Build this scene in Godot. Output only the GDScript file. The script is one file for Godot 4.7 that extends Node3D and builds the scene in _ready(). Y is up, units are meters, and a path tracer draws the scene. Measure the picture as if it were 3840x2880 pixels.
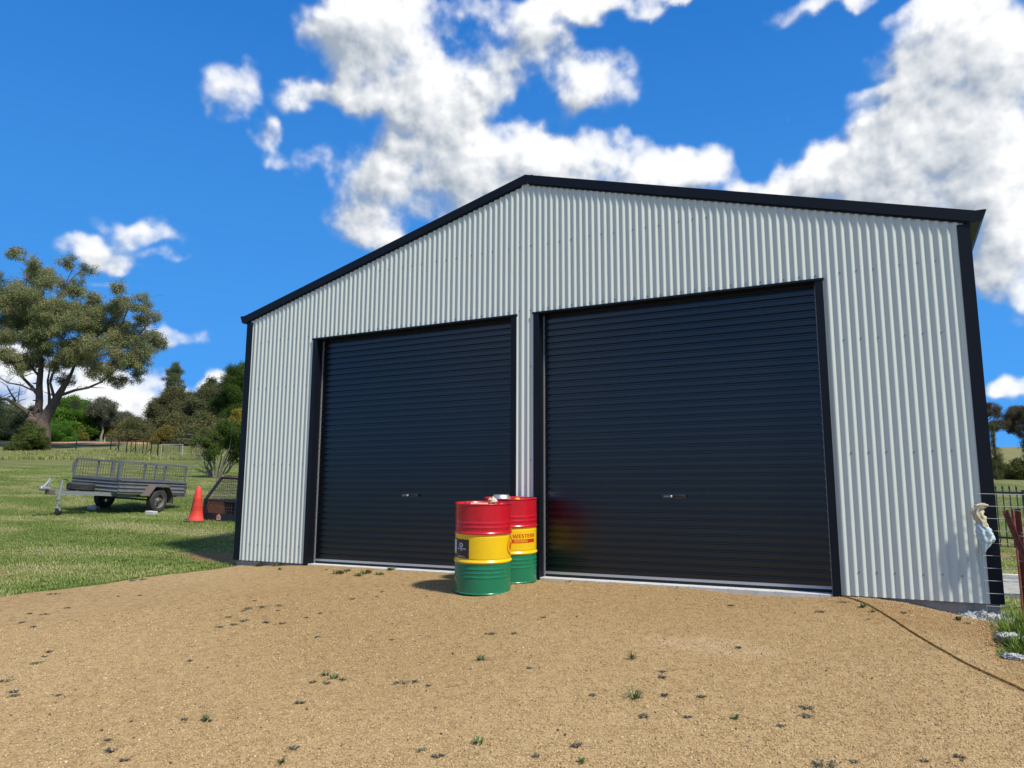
extends Node3D
# A white corrugated farm shed with two dark roller doors on a gravel yard. x runs along the front wall, y up, z out of the front wall; metres.

const SHED_W := 9.0
const EAVE := 3.392
const RISE := 0.2778
const DOOR_HEAD := 3.004
const SUN_HEIGHT := 52.0
const SUN_OFF_WALL := 17.0

# surveyed spots of the ground: x, z, height
const SURVEY := [[-0.5, 0.0, -0.07], [0.0, 0.0, -0.09], [1.2, 0.0, -0.04], [3.0, 0.0, -0.03], [4.5, 0.0, -0.04], [6.0, 0.0, -0.03], [7.7, 0.0, -0.03], [8.4, 0.0, -0.07], [9.0, 0.0, -0.17], [4.4, 0.85, -0.06], [4.45, 0.3, -0.03], [1.5, 1.2, -0.1], [7.5, 1.2, -0.13], [8.2, 7.6, -0.62], [3.0, 7.6, -0.62], [-3.0, 6.0, -0.42], [12.0, 8.0, -0.7], [-10.0, 10.0, -0.35], [4.0, 16.0, -1.1], [20.0, 16.0, -1.1], [9.3, 0.1, -0.12], [10.0, 3.0, -0.38], [10.2, -9.0, -0.03], [9.3, -5.0, -0.1], [-4.5, -3.1, 0.34], [-8.34, -5.11, 0.44], [-9.87, -4.77, 0.55], [-8.5, -2.69, 0.4], [-2.5, -0.3, 0.03], [-5.0, 2.0, -0.08], [3.0, -8.0, 0.3], [-16.18, -13.89, 1.59], [-44.76, -33.01, 3.92], [-58.47, -34.98, 4.75], [-62.58, -30.67, 4.49], [-58.1, -30.68, 4.42], [-73.67, -40.63, 6.19], [-64.64, -45.19, 6.35], [-93.55, -47.22, 8.11], [-118.5, -73.87, 10.37], [16.42, -64.35, 2.37], [31.11, -172.39, 11.37], [21.02, -94.74, 4.21], [13.61, -38.17, 1.15], [9.32, -3.55, -0.17], [-400.0, -250.0, 14.0], [-250.0, -400.0, 14.0], [80.0, -400.0, 17.0], [400.0, -300.0, 14.0], [-400.0, 200.0, 6.0], [0.0, 300.0, -6.0], [400.0, 200.0, -2.0], [0.0, -60.0, 3.2], [0.0, -120.0, 8.0]]

# clouds: bearing, height (degrees), half width, half height, thickness
const CLOUDS := [[-38.1,32.7,4.8,3.3,1.00], [-35.0,29.9,4.7,2.7,1.00], [-32.6,29.0,3.9,1.9,1.00], [-42.7,28.9,2.9,1.1,0.80], [-40.4,33.6,2.8,2.3,0.80], [-35.9,34.9,2.9,1.7,0.90], [-49.3,28.4,1.7,1.7,0.62], [-46.7,25.9,1.1,1.7,0.66], [-45.9,24.1,1.3,0.8,0.55], [-43.7,24.7,2.3,1.1,0.55], [-36.6,24.2,4.4,2.4,1.00], [-31.0,25.7,5.5,2.7,1.00], [-26.1,25.4,5.8,2.4,1.00], [-32.5,22.3,4.0,1.8,1.00], [-21.5,25.0,4.4,2.0,0.95], [-17.0,25.3,3.3,1.6,0.85], [-13.8,24.0,3.9,1.4,0.85], [-24.2,23.0,11.2,1.3,0.80], [-25.3,32.8,2.9,1.8,0.70], [-21.1,30.6,3.3,2.0,0.72], [-27.3,35.4,6.1,1.3,0.75], [-19.5,35.5,5.3,0.9,0.70], [-11.5,35.1,2.7,0.4,0.50], [-28.8,32.0,2.0,2.7,0.50], [-38.7,20.6,3.2,1.7,0.85], [-36.8,19.3,2.2,1.1,0.60], [6.1,29.3,4.1,2.6,1.00], [8.6,26.9,2.6,2.4,0.95], [3.0,30.5,1.8,1.5,0.80], [4.9,31.8,1.5,0.6,0.70], [-1.8,33.4,3.5,0.7,0.70], [3.1,28.6,1.6,1.0,0.60], [2.8,24.9,3.4,2.4,1.00], [6.3,22.4,4.6,3.4,1.00], [-1.0,23.2,3.6,1.8,1.00], [-4.2,22.3,4.7,1.2,0.95], [3.9,20.2,6.5,2.1,1.00], [8.2,17.6,2.4,4.3,1.00], [7.6,13.5,2.2,1.6,0.90], [-5.0,26.3,1.1,0.6,0.50], [0.3,27.3,1.4,0.6,0.40], [7.7,6.8,1.1,0.7,0.70], [6.4,11.3,1.0,0.4,0.30], [-57.5,16.3,2.2,0.9,0.80], [-54.7,18.1,2.8,1.1,0.72], [-53.5,16.5,1.6,0.6,0.65], [-52.5,11.5,2.2,0.6,0.52], [-56.6,14.6,1.7,0.3,0.25], [-55.4,6.9,5.0,1.6,1.00], [-59.7,6.5,4.6,2.1,1.00], [-56.7,5.8,5.7,0.9,1.00], [-53.9,5.7,1.7,1.3,0.90], [-49.5,8.0,1.1,0.9,0.85], [-58.4,7.6,3.3,1.2,0.80], [-61.6,7.9,1.5,1.8,0.70], [-52.2,6.4,1.8,1.0,0.40]]

# weeds on the gravel: x, z, kind (0 speck, 1 dark flat, 2 dark wide, 3 green, 4 green spreading, 5 tall)
const WEEDS := [[2.72,2.33,2], [2.80,2.23,2], [2.75,2.41,1], [2.91,2.11,2], [2.50,2.04,1], [2.81,2.64,1], [3.06,2.69,2], [3.08,2.83,1], [3.03,2.94,2], [3.30,2.67,1], [3.45,2.64,2], [3.51,2.40,1], [3.52,2.24,1], [3.05,2.28,1], [3.41,1.65,1], [3.57,1.47,1], [3.49,1.28,1], [2.63,1.71,1], [1.03,2.21,1], [0.83,2.32,1], [0.85,2.88,1], [0.93,3.15,2], [0.77,3.19,1], [1.08,3.44,1], [1.37,3.51,1], [-0.05,2.46,2], [2.37,3.97,1], [2.46,4.06,1], [2.58,4.18,2], [1.44,3.21,0], [1.91,3.12,0], [2.34,3.12,0], [2.55,3.16,0], [3.60,3.70,1], [4.02,3.66,0], [2.78,4.51,2], [3.07,4.62,1], [3.15,4.66,1], [3.42,4.55,1], [3.44,4.45,0], [4.75,3.57,3], [4.84,3.60,3], [4.91,3.60,1], [4.86,3.69,1], [4.76,3.71,1], [5.31,3.50,2], [5.38,3.45,1], [5.51,3.48,1], [5.55,3.57,0], [4.95,4.04,1], [5.07,4.10,0], [4.80,4.37,0], [4.54,4.52,1], [4.66,4.47,3], [4.28,4.66,0], [4.41,4.89,1], [4.55,4.97,1], [4.72,5.02,1], [4.61,4.66,0], [5.39,4.55,1], [5.46,4.71,3], [6.01,4.31,1], [6.13,4.34,1], [5.29,2.83,0], [5.55,2.88,3], [4.64,2.68,1], [4.05,2.87,1], [5.25,2.26,0], [5.30,2.24,1], [3.51,4.88,0], [4.25,4.82,0], [5.99,4.09,0], [6.24,4.12,3], [4.06,1.31,0], [2.31,0.52,4], [2.60,0.40,4], [2.81,0.42,4], [2.69,0.02,4], [2.27,0.34,4], [2.63,0.58,4], [1.96,0.36,1], [1.28,0.44,3], [0.82,0.02,5], [0.47,0.02,5], [0.50,0.02,4], [0.03,1.43,2], [-0.01,1.55,2], [4.41,1.10,3], [4.23,1.04,3], [7.63,0.74,2], [7.94,0.56,3], [7.79,0.34,2], [8.02,0.71,3], [8.24,0.67,1], [8.62,0.66,3], [8.67,0.82,1], [7.99,0.95,0], [5.56,0.48,0], [5.04,0.09,0], [5.49,1.67,1], [5.74,1.54,0], [5.46,2.18,1], [5.69,2.61,0], [5.83,2.64,0], [5.94,2.90,1], [6.01,2.88,0], [6.32,2.81,0], [6.52,2.45,5], [6.79,2.63,1], [6.82,2.74,1], [6.80,2.88,0], [6.76,3.16,5], [6.52,3.22,1], [6.91,3.04,1], [7.12,2.98,1], [6.94,3.33,0], [6.90,3.42,1], [7.36,3.23,3], [7.12,3.32,1], [7.70,2.92,2], [7.71,3.04,1], [7.60,3.24,1], [7.39,3.38,0], [6.71,3.95,1], [6.57,4.13,1], [6.54,3.80,0], [6.60,3.84,0], [6.80,4.11,3], [7.84,3.61,2], [7.91,3.56,0], [7.97,3.53,1], [8.27,3.39,1], [8.42,3.28,1], [8.43,3.32,0], [6.22,0.02,0], [5.98,0.66,0], [6.57,0.40,0], [6.87,0.67,1], [7.16,1.93,1], [7.01,2.50,0], [7.05,2.37,0], [7.76,2.22,0], [8.03,2.28,0], [4.58,0.02,4], [5.05,0.03,1]]

# the big gum: leaf clumps and limbs in its own metres
const GUM_CLUMPS := [[-3.0,19.6,0.70], [-2.7,17.9,1.29], [-1.0,18.3,0.82], [1.5,18.8,0.73], [2.6,18.6,0.73], [0.2,16.7,0.76], [1.9,16.4,0.94], [-1.3,15.0,1.64], [0.8,14.5,1.76], [-3.0,13.5,1.52], [2.4,14.0,1.64], [4.5,14.2,1.23], [6.4,14.0,1.23], [6.5,15.5,0.68], [8.0,15.6,0.68], [9.3,14.9,0.84], [10.3,14.0,0.73], [11.3,13.0,0.64], [9.6,13.0,0.82], [8.7,11.8,1.23], [6.6,11.9,1.52], [4.3,11.6,1.64], [1.9,11.4,1.41], [-0.2,11.6,1.41], [-2.5,11.2,1.41], [7.5,9.6,1.41], [9.8,9.8,0.82], [8.6,7.9,1.00], [7.7,7.1,0.53], [6.2,8.1,1.17], [4.5,8.8,1.29], [2.6,9.1,1.29], [1.2,8.4,0.94], [0.1,9.8,0.94], [-1.3,7.5,0.59], [2.9,4.7,0.49], [6.2,6.8,0.45], [0.8,7.1,0.70], [-4.4,15.6,1.76], [-5.1,12.9,1.76], [-5.8,10.6,1.64], [-4.4,9.3,1.17], [-5.4,17.6,1.29], [9.1,10.5,1.11], [9.4,8.8,0.88], [8.3,8.8,1.05], [5.2,12.8,1.29], [3.6,10.0,1.29], [-1.0,13.3,1.29], [-1.9,9.6,1.05]]
const GUM_LIMBS := [[[0.36,-0.08,1.113], [0.36,1.33,0.984], [0.19,2.26,0.938], [0.19,2.97,0.914]], [[-0.16,2.73,0.469], [-0.34,3.44,0.422], [-0.34,4.73,0.363], [-0.54,6.48,0.316], [-0.57,8.24,0.258], [-0.69,9.41,0.188], [-0.40,10.94,0.129], [0.31,12.34,0.094], [1.01,13.98,0.059]], [[0.42,2.85,0.727], [1.01,4.14,0.586], [1.65,5.43,0.434], [2.30,6.72,0.293], [2.65,7.54,0.199], [3.12,9.06,0.129], [4.06,10.94,0.094], [5.23,13.05,0.059]], [[1.83,5.31,0.176], [2.88,5.90,0.141], [3.82,6.23,0.129], [4.76,6.89,0.094], [5.35,7.77,0.070], [6.05,8.83,0.047]], [[-0.28,2.62,0.316], [-1.10,3.50,0.258], [-2.15,4.32,0.199], [-2.98,4.78,0.152], [-3.68,4.78,0.105], [-4.73,5.31,0.070]], [[-2.62,4.73,0.105], [-3.44,5.55,0.082], [-4.15,6.37,0.047]], [[-0.40,5.31,0.223], [-1.33,6.25,0.164], [-2.39,7.19,0.141], [-3.09,8.12,0.105], [-3.91,9.06,0.082], [-4.62,10.47,0.059]], [[-0.75,5.66,0.105], [-1.92,6.23,0.082], [-2.98,6.40,0.070], [-3.68,6.95,0.059], [-4.38,7.30,0.035]], [[-0.61,7.30,0.152], [-1.45,7.89,0.117], [-2.27,8.71,0.082], [-2.98,9.76,0.059], [-3.21,11.17,0.035]], [[0.83,3.91,0.199], [0.66,5.31,0.141], [0.36,6.72,0.105], [0.48,8.12,0.070]], [[1.30,4.73,0.176], [0.89,6.48,0.117], [1.48,8.12,0.082], [1.83,10.00,0.059]], [[-0.16,11.41,0.094], [0.19,13.51,0.082], [0.42,15.39,0.070], [1.13,16.68,0.059], [1.83,17.73,0.047], [2.88,18.67,0.035]], [[1.13,16.68,0.047], [1.24,17.97,0.035], [1.36,19.02,0.023]], [[-1.92,10.00,0.082], [-2.27,12.34,0.070], [-2.86,15.27,0.059], [-3.09,17.62,0.047], [-3.21,19.37,0.035]], [[6.63,11.64,0.082], [7.57,12.69,0.070], [8.16,13.98,0.059], [7.86,15.16,0.035]], [[8.04,13.87,0.047], [8.63,14.92,0.035], [9.10,15.62,0.023]], [[8.74,11.17,0.070], [9.56,11.76,0.059], [10.27,12.46,0.047], [11.44,13.16,0.023]], [[3.35,9.06,0.094], [4.76,9.12,0.082], [6.28,9.53,0.070], [7.22,10.12,0.047], [8.74,10.00,0.035]], [[6.28,9.53,0.059], [7.57,8.71,0.047], [8.51,7.89,0.035]], [[-2.39,4.49,0.059], [-2.45,5.43,0.035], [-2.51,6.25,0.023]], [[-2.98,4.78,0.047], [-2.39,5.31,0.035], [-1.69,5.43,0.018]]]

var weights: PackedFloat64Array
var near_h: PackedFloat32Array
var rng := RandomNumberGenerator.new()
var taken := {}
var M := {}
var patches := FastNoiseLite.new()
var fine := FastNoiseLite.new()

# ---------------------------------------------------------------- naming and nodes
func numbered(called: String) -> String:
	if not taken.has(called):
		taken[called] = 0
		return called
	taken[called] += 1
	return "%s_%03d" % [called, taken[called]]

func tag(o: Node, label: String, category := "", group := "", kind := "") -> Node:
	if label: o.set_meta("label", label)
	if category: o.set_meta("category", category)
	if group: o.set_meta("group", group)
	if kind: o.set_meta("kind", kind)
	return o

func thing(called: String, label: String, category: String, at := Vector3.ZERO, turn := 0.0, group := "") -> Node3D:
	var o := Node3D.new()
	o.name = numbered(called)
	add_child(o)
	o.position = at
	o.rotation.y = turn
	tag(o, label, category, group)
	return o

func mesh_node(called: String, mesh: Mesh, material: Material, parent: Node = null) -> MeshInstance3D:
	var o := MeshInstance3D.new()
	o.mesh = mesh
	o.material_override = material
	if parent:
		var key := "%d/%s" % [parent.get_instance_id(), called]
		var n: int = taken.get(key, -1) + 1
		taken[key] = n
		o.name = called if n == 0 else "%s_%03d" % [called, n]
		parent.add_child(o, true)
	else:
		o.name = numbered(called)
		add_child(o)
	return o

func obj(called: String, st: SurfaceTool, material: Material, parent: Node = null) -> MeshInstance3D:
	st.generate_normals()
	return mesh_node(called, st.commit(), material, parent)

func dup(root: Node3D, at: Vector3, turn: float, label: String) -> Node3D:
	var base := String(root.name).rstrip("0123456789").trim_suffix("_")
	var r: Node3D = root.duplicate()
	r.name = numbered(base)
	add_child(r)
	r.position = at
	r.rotation.y = turn
	r.set_meta("label", label)
	return r

func copies(called: String, mesh: Mesh, material: Material, places: Array, tints: PackedColorArray, parent: Node = null) -> MultiMeshInstance3D:
	var mm := MultiMesh.new()
	mm.transform_format = MultiMesh.TRANSFORM_3D
	mm.use_colors = true
	mm.mesh = mesh
	mm.instance_count = places.size()
	for i in places.size():
		mm.set_instance_transform(i, places[i])
		mm.set_instance_color(i, tints[i])
	var o := MultiMeshInstance3D.new()
	o.multimesh = mm
	o.material_override = material
	if parent:
		o.name = called
		parent.add_child(o, true)
	else:
		o.name = numbered(called)
		add_child(o)
	return o

# ---------------------------------------------------------------- shapes
func start() -> SurfaceTool:
	var st := SurfaceTool.new()
	st.begin(Mesh.PRIMITIVE_TRIANGLES)
	st.set_smooth_group(-1)
	return st

func quad(st: SurfaceTool, a: Vector3, b: Vector3, c: Vector3, d: Vector3) -> void:
	st.add_vertex(a); st.add_vertex(b); st.add_vertex(c)
	st.add_vertex(a); st.add_vertex(c); st.add_vertex(d)

func tri(st: SurfaceTool, a: Vector3, b: Vector3, c: Vector3) -> void:
	st.add_vertex(a); st.add_vertex(b); st.add_vertex(c)

# eight corners: four of the near face and four of the far face, in the same order
func hexa(st: SurfaceTool, p: Array) -> void:
	st.set_smooth_group(-1)
	quad(st, p[3], p[2], p[1], p[0])
	quad(st, p[4], p[5], p[6], p[7])
	for i in 4:
		var j := (i + 1) % 4
		quad(st, p[i], p[j], p[j + 4], p[i + 4])

func box(st: SurfaceTool, lo: Vector3, hi: Vector3, t := Transform3D.IDENTITY) -> void:
	var p := []
	for z in [hi.z, lo.z]:
		p.append(t * Vector3(lo.x, lo.y, z)); p.append(t * Vector3(hi.x, lo.y, z)); p.append(t * Vector3(hi.x, hi.y, z)); p.append(t * Vector3(lo.x, hi.y, z))
	hexa(st, p)

# a box with its twelve edges cut off by c
func soft_box(st: SurfaceTool, lo: Vector3, hi: Vector3, c: float, t := Transform3D.IDENTITY) -> void:
	st.set_smooth_group(-1)
	var m := (lo + hi) / 2.0
	var h := (hi - lo) / 2.0
	var at := func(x: float, y: float, z: float, k: int) -> Vector3:
		var v := Vector3(x * (h.x - (0.0 if k == 0 else c)), y * (h.y - (0.0 if k == 1 else c)), z * (h.z - (0.0 if k == 2 else c)))
		return t * (m + v)
	for k in 3:
		for s in [-1.0, 1.0]:
			var q := []
			for e in [[-1.0, -1.0], [1.0, -1.0], [1.0, 1.0], [-1.0, 1.0]]:
				var v := Vector3.ZERO
				v[k] = s; v[(k + 1) % 3] = e[0] * s; v[(k + 2) % 3] = e[1]
				q.append(at.call(v.x, v.y, v.z, k))
			quad(st, q[3], q[2], q[1], q[0])
	for k in 3:
		var a := (k + 1) % 3
		var b := (k + 2) % 3
		for sa in [-1.0, 1.0]:
			for sb in [-1.0, 1.0]:
				var v := Vector3.ZERO
				v[a] = sa; v[b] = sb
				var v1 := v; v1[k] = -1.0
				var v2 := v; v2[k] = 1.0
				var q := [at.call(v1.x, v1.y, v1.z, a), at.call(v2.x, v2.y, v2.z, a), at.call(v2.x, v2.y, v2.z, b), at.call(v1.x, v1.y, v1.z, b)]
				if sa * sb > 0: q.reverse()
				quad(st, q[0], q[1], q[2], q[3])
	for sx in [-1.0, 1.0]:
		for sy in [-1.0, 1.0]:
			for sz in [-1.0, 1.0]:
				var q := [at.call(sx, sy, sz, 0), at.call(sx, sy, sz, 1), at.call(sx, sy, sz, 2)]
				if sx * sy * sz > 0: q.reverse()
				tri(st, q[0], q[1], q[2])

func basis_along(d: Vector3) -> Basis:
	var y := d.normalized()
	var x := y.cross(Vector3.RIGHT if absf(y.x) < 0.8 else Vector3.BACK).normalized()
	return Basis(x, y, x.cross(y))

func tube(st: SurfaceTool, pts: Array, radii: Array, sides := 6, caps := true) -> void:
	st.set_smooth_group(0)
	var rings := []
	for i in pts.size():
		var d: Vector3 = (pts[min(i + 1, pts.size() - 1)] - pts[max(i - 1, 0)])
		var b := basis_along(d)
		var r: float = radii[i] if radii.size() > 1 else radii[0]
		var ring := []
		for k in sides:
			var a := TAU * k / sides
			ring.append(pts[i] + b.x * cos(a) * r + b.z * sin(a) * r)
		rings.append(ring)
	# keep rings from twisting: match each ring's first corner to the one before
	for i in range(1, rings.size()):
		var best := 0
		var far := INF
		for k in sides:
			var g: float = rings[i][k].distance_squared_to(rings[i - 1][0] + pts[i] - pts[i - 1])
			if g < far: far = g; best = k
		var turned := []
		for k in sides: turned.append(rings[i][(k + best) % sides])
		rings[i] = turned
	for i in rings.size() - 1:
		for k in sides:
			var n := (k + 1) % sides
			quad(st, rings[i][k], rings[i][n], rings[i + 1][n], rings[i + 1][k])
	if caps:
		st.set_smooth_group(-1)
		for k in range(1, sides - 1):
			tri(st, rings[0][0], rings[0][k + 1], rings[0][k])
			var e: Array = rings[-1]
			tri(st, e[0], e[k], e[k + 1])

func bar(st: SurfaceTool, a: Vector3, b: Vector3, w: float, d: float, up := Vector3.UP) -> void:
	var y := (b - a).normalized()
	var x := y.cross(up)
	if x.length() < 0.05: x = y.cross(Vector3.RIGHT)
	x = x.normalized()
	box(st, Vector3(-w / 2, 0, -d / 2), Vector3(w / 2, (b - a).length(), d / 2), Transform3D(Basis(x, y, x.cross(y)), a))

# profile of (radius, height) turned about y; ang limits the sweep
func lathe(st: SurfaceTool, prof: Array, sides: int, t := Transform3D.IDENTITY, smooth := true, dents := 0.0) -> void:
	for i in prof.size() - 1:
		st.set_smooth_group(i if not smooth else 0)
		for k in sides:
			var a := TAU * k / sides
			var b := TAU * (k + 1) / sides
			var p: Vector2 = prof[i]
			var q: Vector2 = prof[i + 1]
			var v := []
			for e in [[a, p], [b, p], [b, q], [a, q]]:
				var u := Vector3(cos(e[0]) * e[1].x, e[1].y, sin(e[0]) * e[1].x)
				if dents > 0.0: u *= Vector3(1, 0, 1) * (1.0 + dents * fine.get_noise_3d(u.x * 80.0, u.y * 60.0, u.z * 80.0)) + Vector3(0, 1, 0)
				v.append(t * u)
			if p.x > 1e-5: tri(st, v[0], v[1], v[2])
			if q.x > 1e-5: tri(st, v[0], v[2], v[3])

# a lump: a ball pushed in and out by noise
func lump(st: SurfaceTool, c: Vector3, r: Vector3, rough: float, seed_: int, rings := 10, sides := 16, scale := 2.0) -> void:
	var n := FastNoiseLite.new()
	n.seed = seed_
	n.frequency = scale
	n.fractal_octaves = 3
	st.set_smooth_group(0)
	var at := func(i: int, k: int) -> Vector3:
		var th := PI * i / rings
		var ph := TAU * (k % sides) / sides
		var d := Vector3(sin(th) * cos(ph), cos(th), sin(th) * sin(ph))
		return c + d * r * (1.0 + rough * n.get_noise_3dv(d))
	for i in rings:
		for k in sides:
			quad(st, at.call(i, k), at.call(i, k + 1), at.call(i + 1, k + 1), at.call(i + 1, k))

# ---------------------------------------------------------------- materials
func lin(r: float, g: float, b: float) -> Color:
	return Color(r, g, b).linear_to_srgb()

func mat(c: Color, rough: float, metal := 0.0, spec := 0.5) -> StandardMaterial3D:
	var m := StandardMaterial3D.new()
	m.albedo_color = c
	m.roughness = rough
	m.metallic = metal
	m.metallic_specular = spec
	return m

func tinted(rough: float, back := 0.0) -> StandardMaterial3D:
	var m := mat(Color.WHITE, rough, 0.0, 0.3)
	m.vertex_color_use_as_albedo = true
	if back > 0.0:
		m.backlight_enabled = true
		m.backlight = Color(back, back, back)
	return m

# a tile of grain mixed from colours (linear) by two layers of noise
func grain(colors: Array, size: int, f1: float, f2: float, seed_: int, cell := false) -> ImageTexture:
	var a := FastNoiseLite.new()
	a.seed = seed_
	a.frequency = f1
	a.fractal_octaves = 4
	if cell:
		a.noise_type = FastNoiseLite.TYPE_CELLULAR
		a.cellular_return_type = FastNoiseLite.RETURN_CELL_VALUE
		a.fractal_type = FastNoiseLite.FRACTAL_NONE
	var b := FastNoiseLite.new()
	b.seed = seed_ + 1
	b.frequency = f2
	b.fractal_octaves = 3
	var ia := a.get_seamless_image(size, size)
	var ib := b.get_seamless_image(size, size)
	var out := Image.create(size, size, false, Image.FORMAT_RGB8)
	for y in size:
		for x in size:
			var v: float = clampf(ia.get_pixel(x, y).r * 0.7 + ib.get_pixel(x, y).r * 0.5 - 0.1, 0.0, 0.999) * (colors.size() - 1)
			var i := int(v)
			var c: Color = colors[i].lerp(colors[i + 1], v - i)
			out.set_pixel(x, y, c.linear_to_srgb())
	out.generate_mipmaps()
	return ImageTexture.create_from_image(out)

func relief(size: int, f: float, seed_: int, cell := false) -> ImageTexture:
	var a := FastNoiseLite.new()
	a.seed = seed_
	a.frequency = f
	a.fractal_octaves = 4
	if cell:
		a.noise_type = FastNoiseLite.TYPE_CELLULAR
		a.cellular_return_type = FastNoiseLite.RETURN_DISTANCE
		a.fractal_type = FastNoiseLite.FRACTAL_NONE
	return ImageTexture.create_from_image(a.get_seamless_image(size, size, cell))

func textured(tex: Texture2D, scale: float, rough: float, metal := 0.0, bump: Texture2D = null, bump_cm := 0.3, in_world := true) -> StandardMaterial3D:
	var m := mat(Color.WHITE, rough, metal, 0.4)
	m.albedo_texture = tex
	m.uv1_triplanar = true
	m.uv1_world_triplanar = in_world
	m.uv1_scale = Vector3.ONE * scale
	if bump:
		m.heightmap_enabled = true
		m.heightmap_texture = bump
		m.heightmap_scale = bump_cm
	return m

# ---------------------------------------------------------------- ground
func fit_ground() -> void:
	var n := SURVEY.size()
	var m := n + 3
	var a := []
	for i in m:
		var row := PackedFloat64Array()
		row.resize(m + 1)
		a.append(row)
	for i in n:
		for j in n:
			a[i][j] = sqrt(pow(SURVEY[i][0] - SURVEY[j][0], 2) + pow(SURVEY[i][1] - SURVEY[j][1], 2) + 1.0)
		a[i][n] = 1.0; a[i][n + 1] = SURVEY[i][0]; a[i][n + 2] = SURVEY[i][1]
		a[n][i] = 1.0; a[n + 1][i] = SURVEY[i][0]; a[n + 2][i] = SURVEY[i][1]
		a[i][m] = SURVEY[i][2]
	for i in m:
		var p := i
		for r in range(i + 1, m):
			if absf(a[r][i]) > absf(a[p][i]): p = r
		var swap = a[i]; a[i] = a[p]; a[p] = swap
		for r in range(i + 1, m):
			var k: float = a[r][i] / a[i][i]
			if k != 0.0:
				for c in range(i, m + 1): a[r][c] -= k * a[i][c]
	weights.resize(m)
	for i in range(m - 1, -1, -1):
		var s: float = a[i][m]
		for c in range(i + 1, m): s -= a[i][c] * weights[c]
		weights[i] = s / a[i][i]

func exact_h(x: float, z: float) -> float:
	var n := SURVEY.size()
	var h: float = weights[n] + weights[n + 1] * x + weights[n + 2] * z
	for i in n:
		var s: Array = SURVEY[i]
		var dx: float = x - s[0]
		var dz: float = z - s[1]
		h += weights[i] * sqrt(dx * dx + dz * dz + 1.0)
	return h

# heights kept on a quarter-metre lattice near the shed
const NX := 240
const NZ := 208
func height(x: float, z: float) -> float:
	var u := (x + 42.0) * 4.0
	var v := (z + 36.0) * 4.0
	if u < 0.0 or v < 0.0 or u >= NX - 1.01 or v >= NZ - 1.01: return exact_h(x, z)
	var i := int(u)
	var j := int(v)
	u -= i; v -= j
	var k := j * NX + i
	return lerpf(lerpf(near_h[k], near_h[k + 1], u), lerpf(near_h[k + NX], near_h[k + NX + 1], u), v)

func gravel_left(z: float) -> float:
	return -0.02 - 0.13 * z - 0.03 * z * z + 0.10 * patches.get_noise_2d(z * 60.0, 7.0) + 0.05 * fine.get_noise_2d(z * 40.0, 3.0)

func gravel_right(z: float) -> float:
	return 8.95 - 0.05 * minf(z, 3.0) + 1.6 * maxf(z - 1.6, 0.0) + 0.10 * patches.get_noise_2d(z * 60.0, 90.0) + 0.05 * fine.get_noise_2d(z * 50.0, 60.0)

func gravel_h(x: float, z: float) -> float:
	return height(x, z) + 0.016 + 0.010 * patches.get_noise_2d(x * 55.0, z * 55.0) + 0.004 * fine.get_noise_2d(x * 30.0, z * 30.0)

# ---------------------------------------------------------------- sky
var cover: PackedFloat32Array
const CW := 1100
const CH := 460
var puff := FastNoiseLite.new()
var bank := FastNoiseLite.new()
var warp := FastNoiseLite.new()
var curl := FastNoiseLite.new()

func lay_cover() -> void:
	cover.resize(CW * CH)
	for b in CLOUDS:
		var ce := cos(deg_to_rad(b[1]))
		var i0 := maxi(0, int((b[0] + 82.0 - b[2] * 1.5 / ce) * 10.0))
		var i1 := mini(CW - 1, int((b[0] + 82.0 + b[2] * 1.5 / ce) * 10.0))
		var j0 := maxi(0, int((b[1] - b[3] * 1.5) * 10.0))
		var j1 := mini(CH - 1, int((b[1] + b[3] * 1.5) * 10.0))
		for j in range(j0, j1 + 1):
			for i in range(i0, i1 + 1):
				var dx: float = ((i / 10.0 - 82.0) - b[0]) * ce / b[2]
				var dy: float = (j / 10.0 - b[1]) / b[3]
				var q := dx * dx + dy * dy
				if q < 2.25:
					var v: float = b[4] * smoothstep(0.0, 1.0, (1.5 - sqrt(q)) / 1.1)
					cover[j * CW + i] = 1.0 - (1.0 - cover[j * CW + i]) * (1.0 - v)

func cloud_at(az: float, el: float, d: Vector3) -> float:
	var wx := warp.get_noise_3dv(d * 14.0) * 1.6
	var wy := warp.get_noise_3dv(d * 14.0 + Vector3(9, 4, 2)) * 1.2
	var i := int((az + 82.0 + wx) * 10.0)
	var j := int((el + wy) * 10.0)
	var placed := 0.0
	if i >= 0 and i < CW and j >= 0 and j < CH: placed = cover[j * CW + i]
	var out := maxf(maxf(-66.0 - az, az - 13.0), el - 38.0)
	var c := placed
	if out > 0.0:
		c = lerpf(placed, clampf(0.20 + 1.5 * bank.get_noise_3dv(d * 3.0), 0.0, 1.0), smoothstep(0.0, 9.0, out))
	if c < 0.02: return 0.0
	# soft wisps and round heads
	return c * 0.72 + (0.66 * puff.get_noise_3dv(d * 9.5) - 0.30 * (curl.get_noise_3dv(d * 12.0) + 0.62)) * (0.35 + 0.65 * minf(1.0, c * 2.0))

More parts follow.
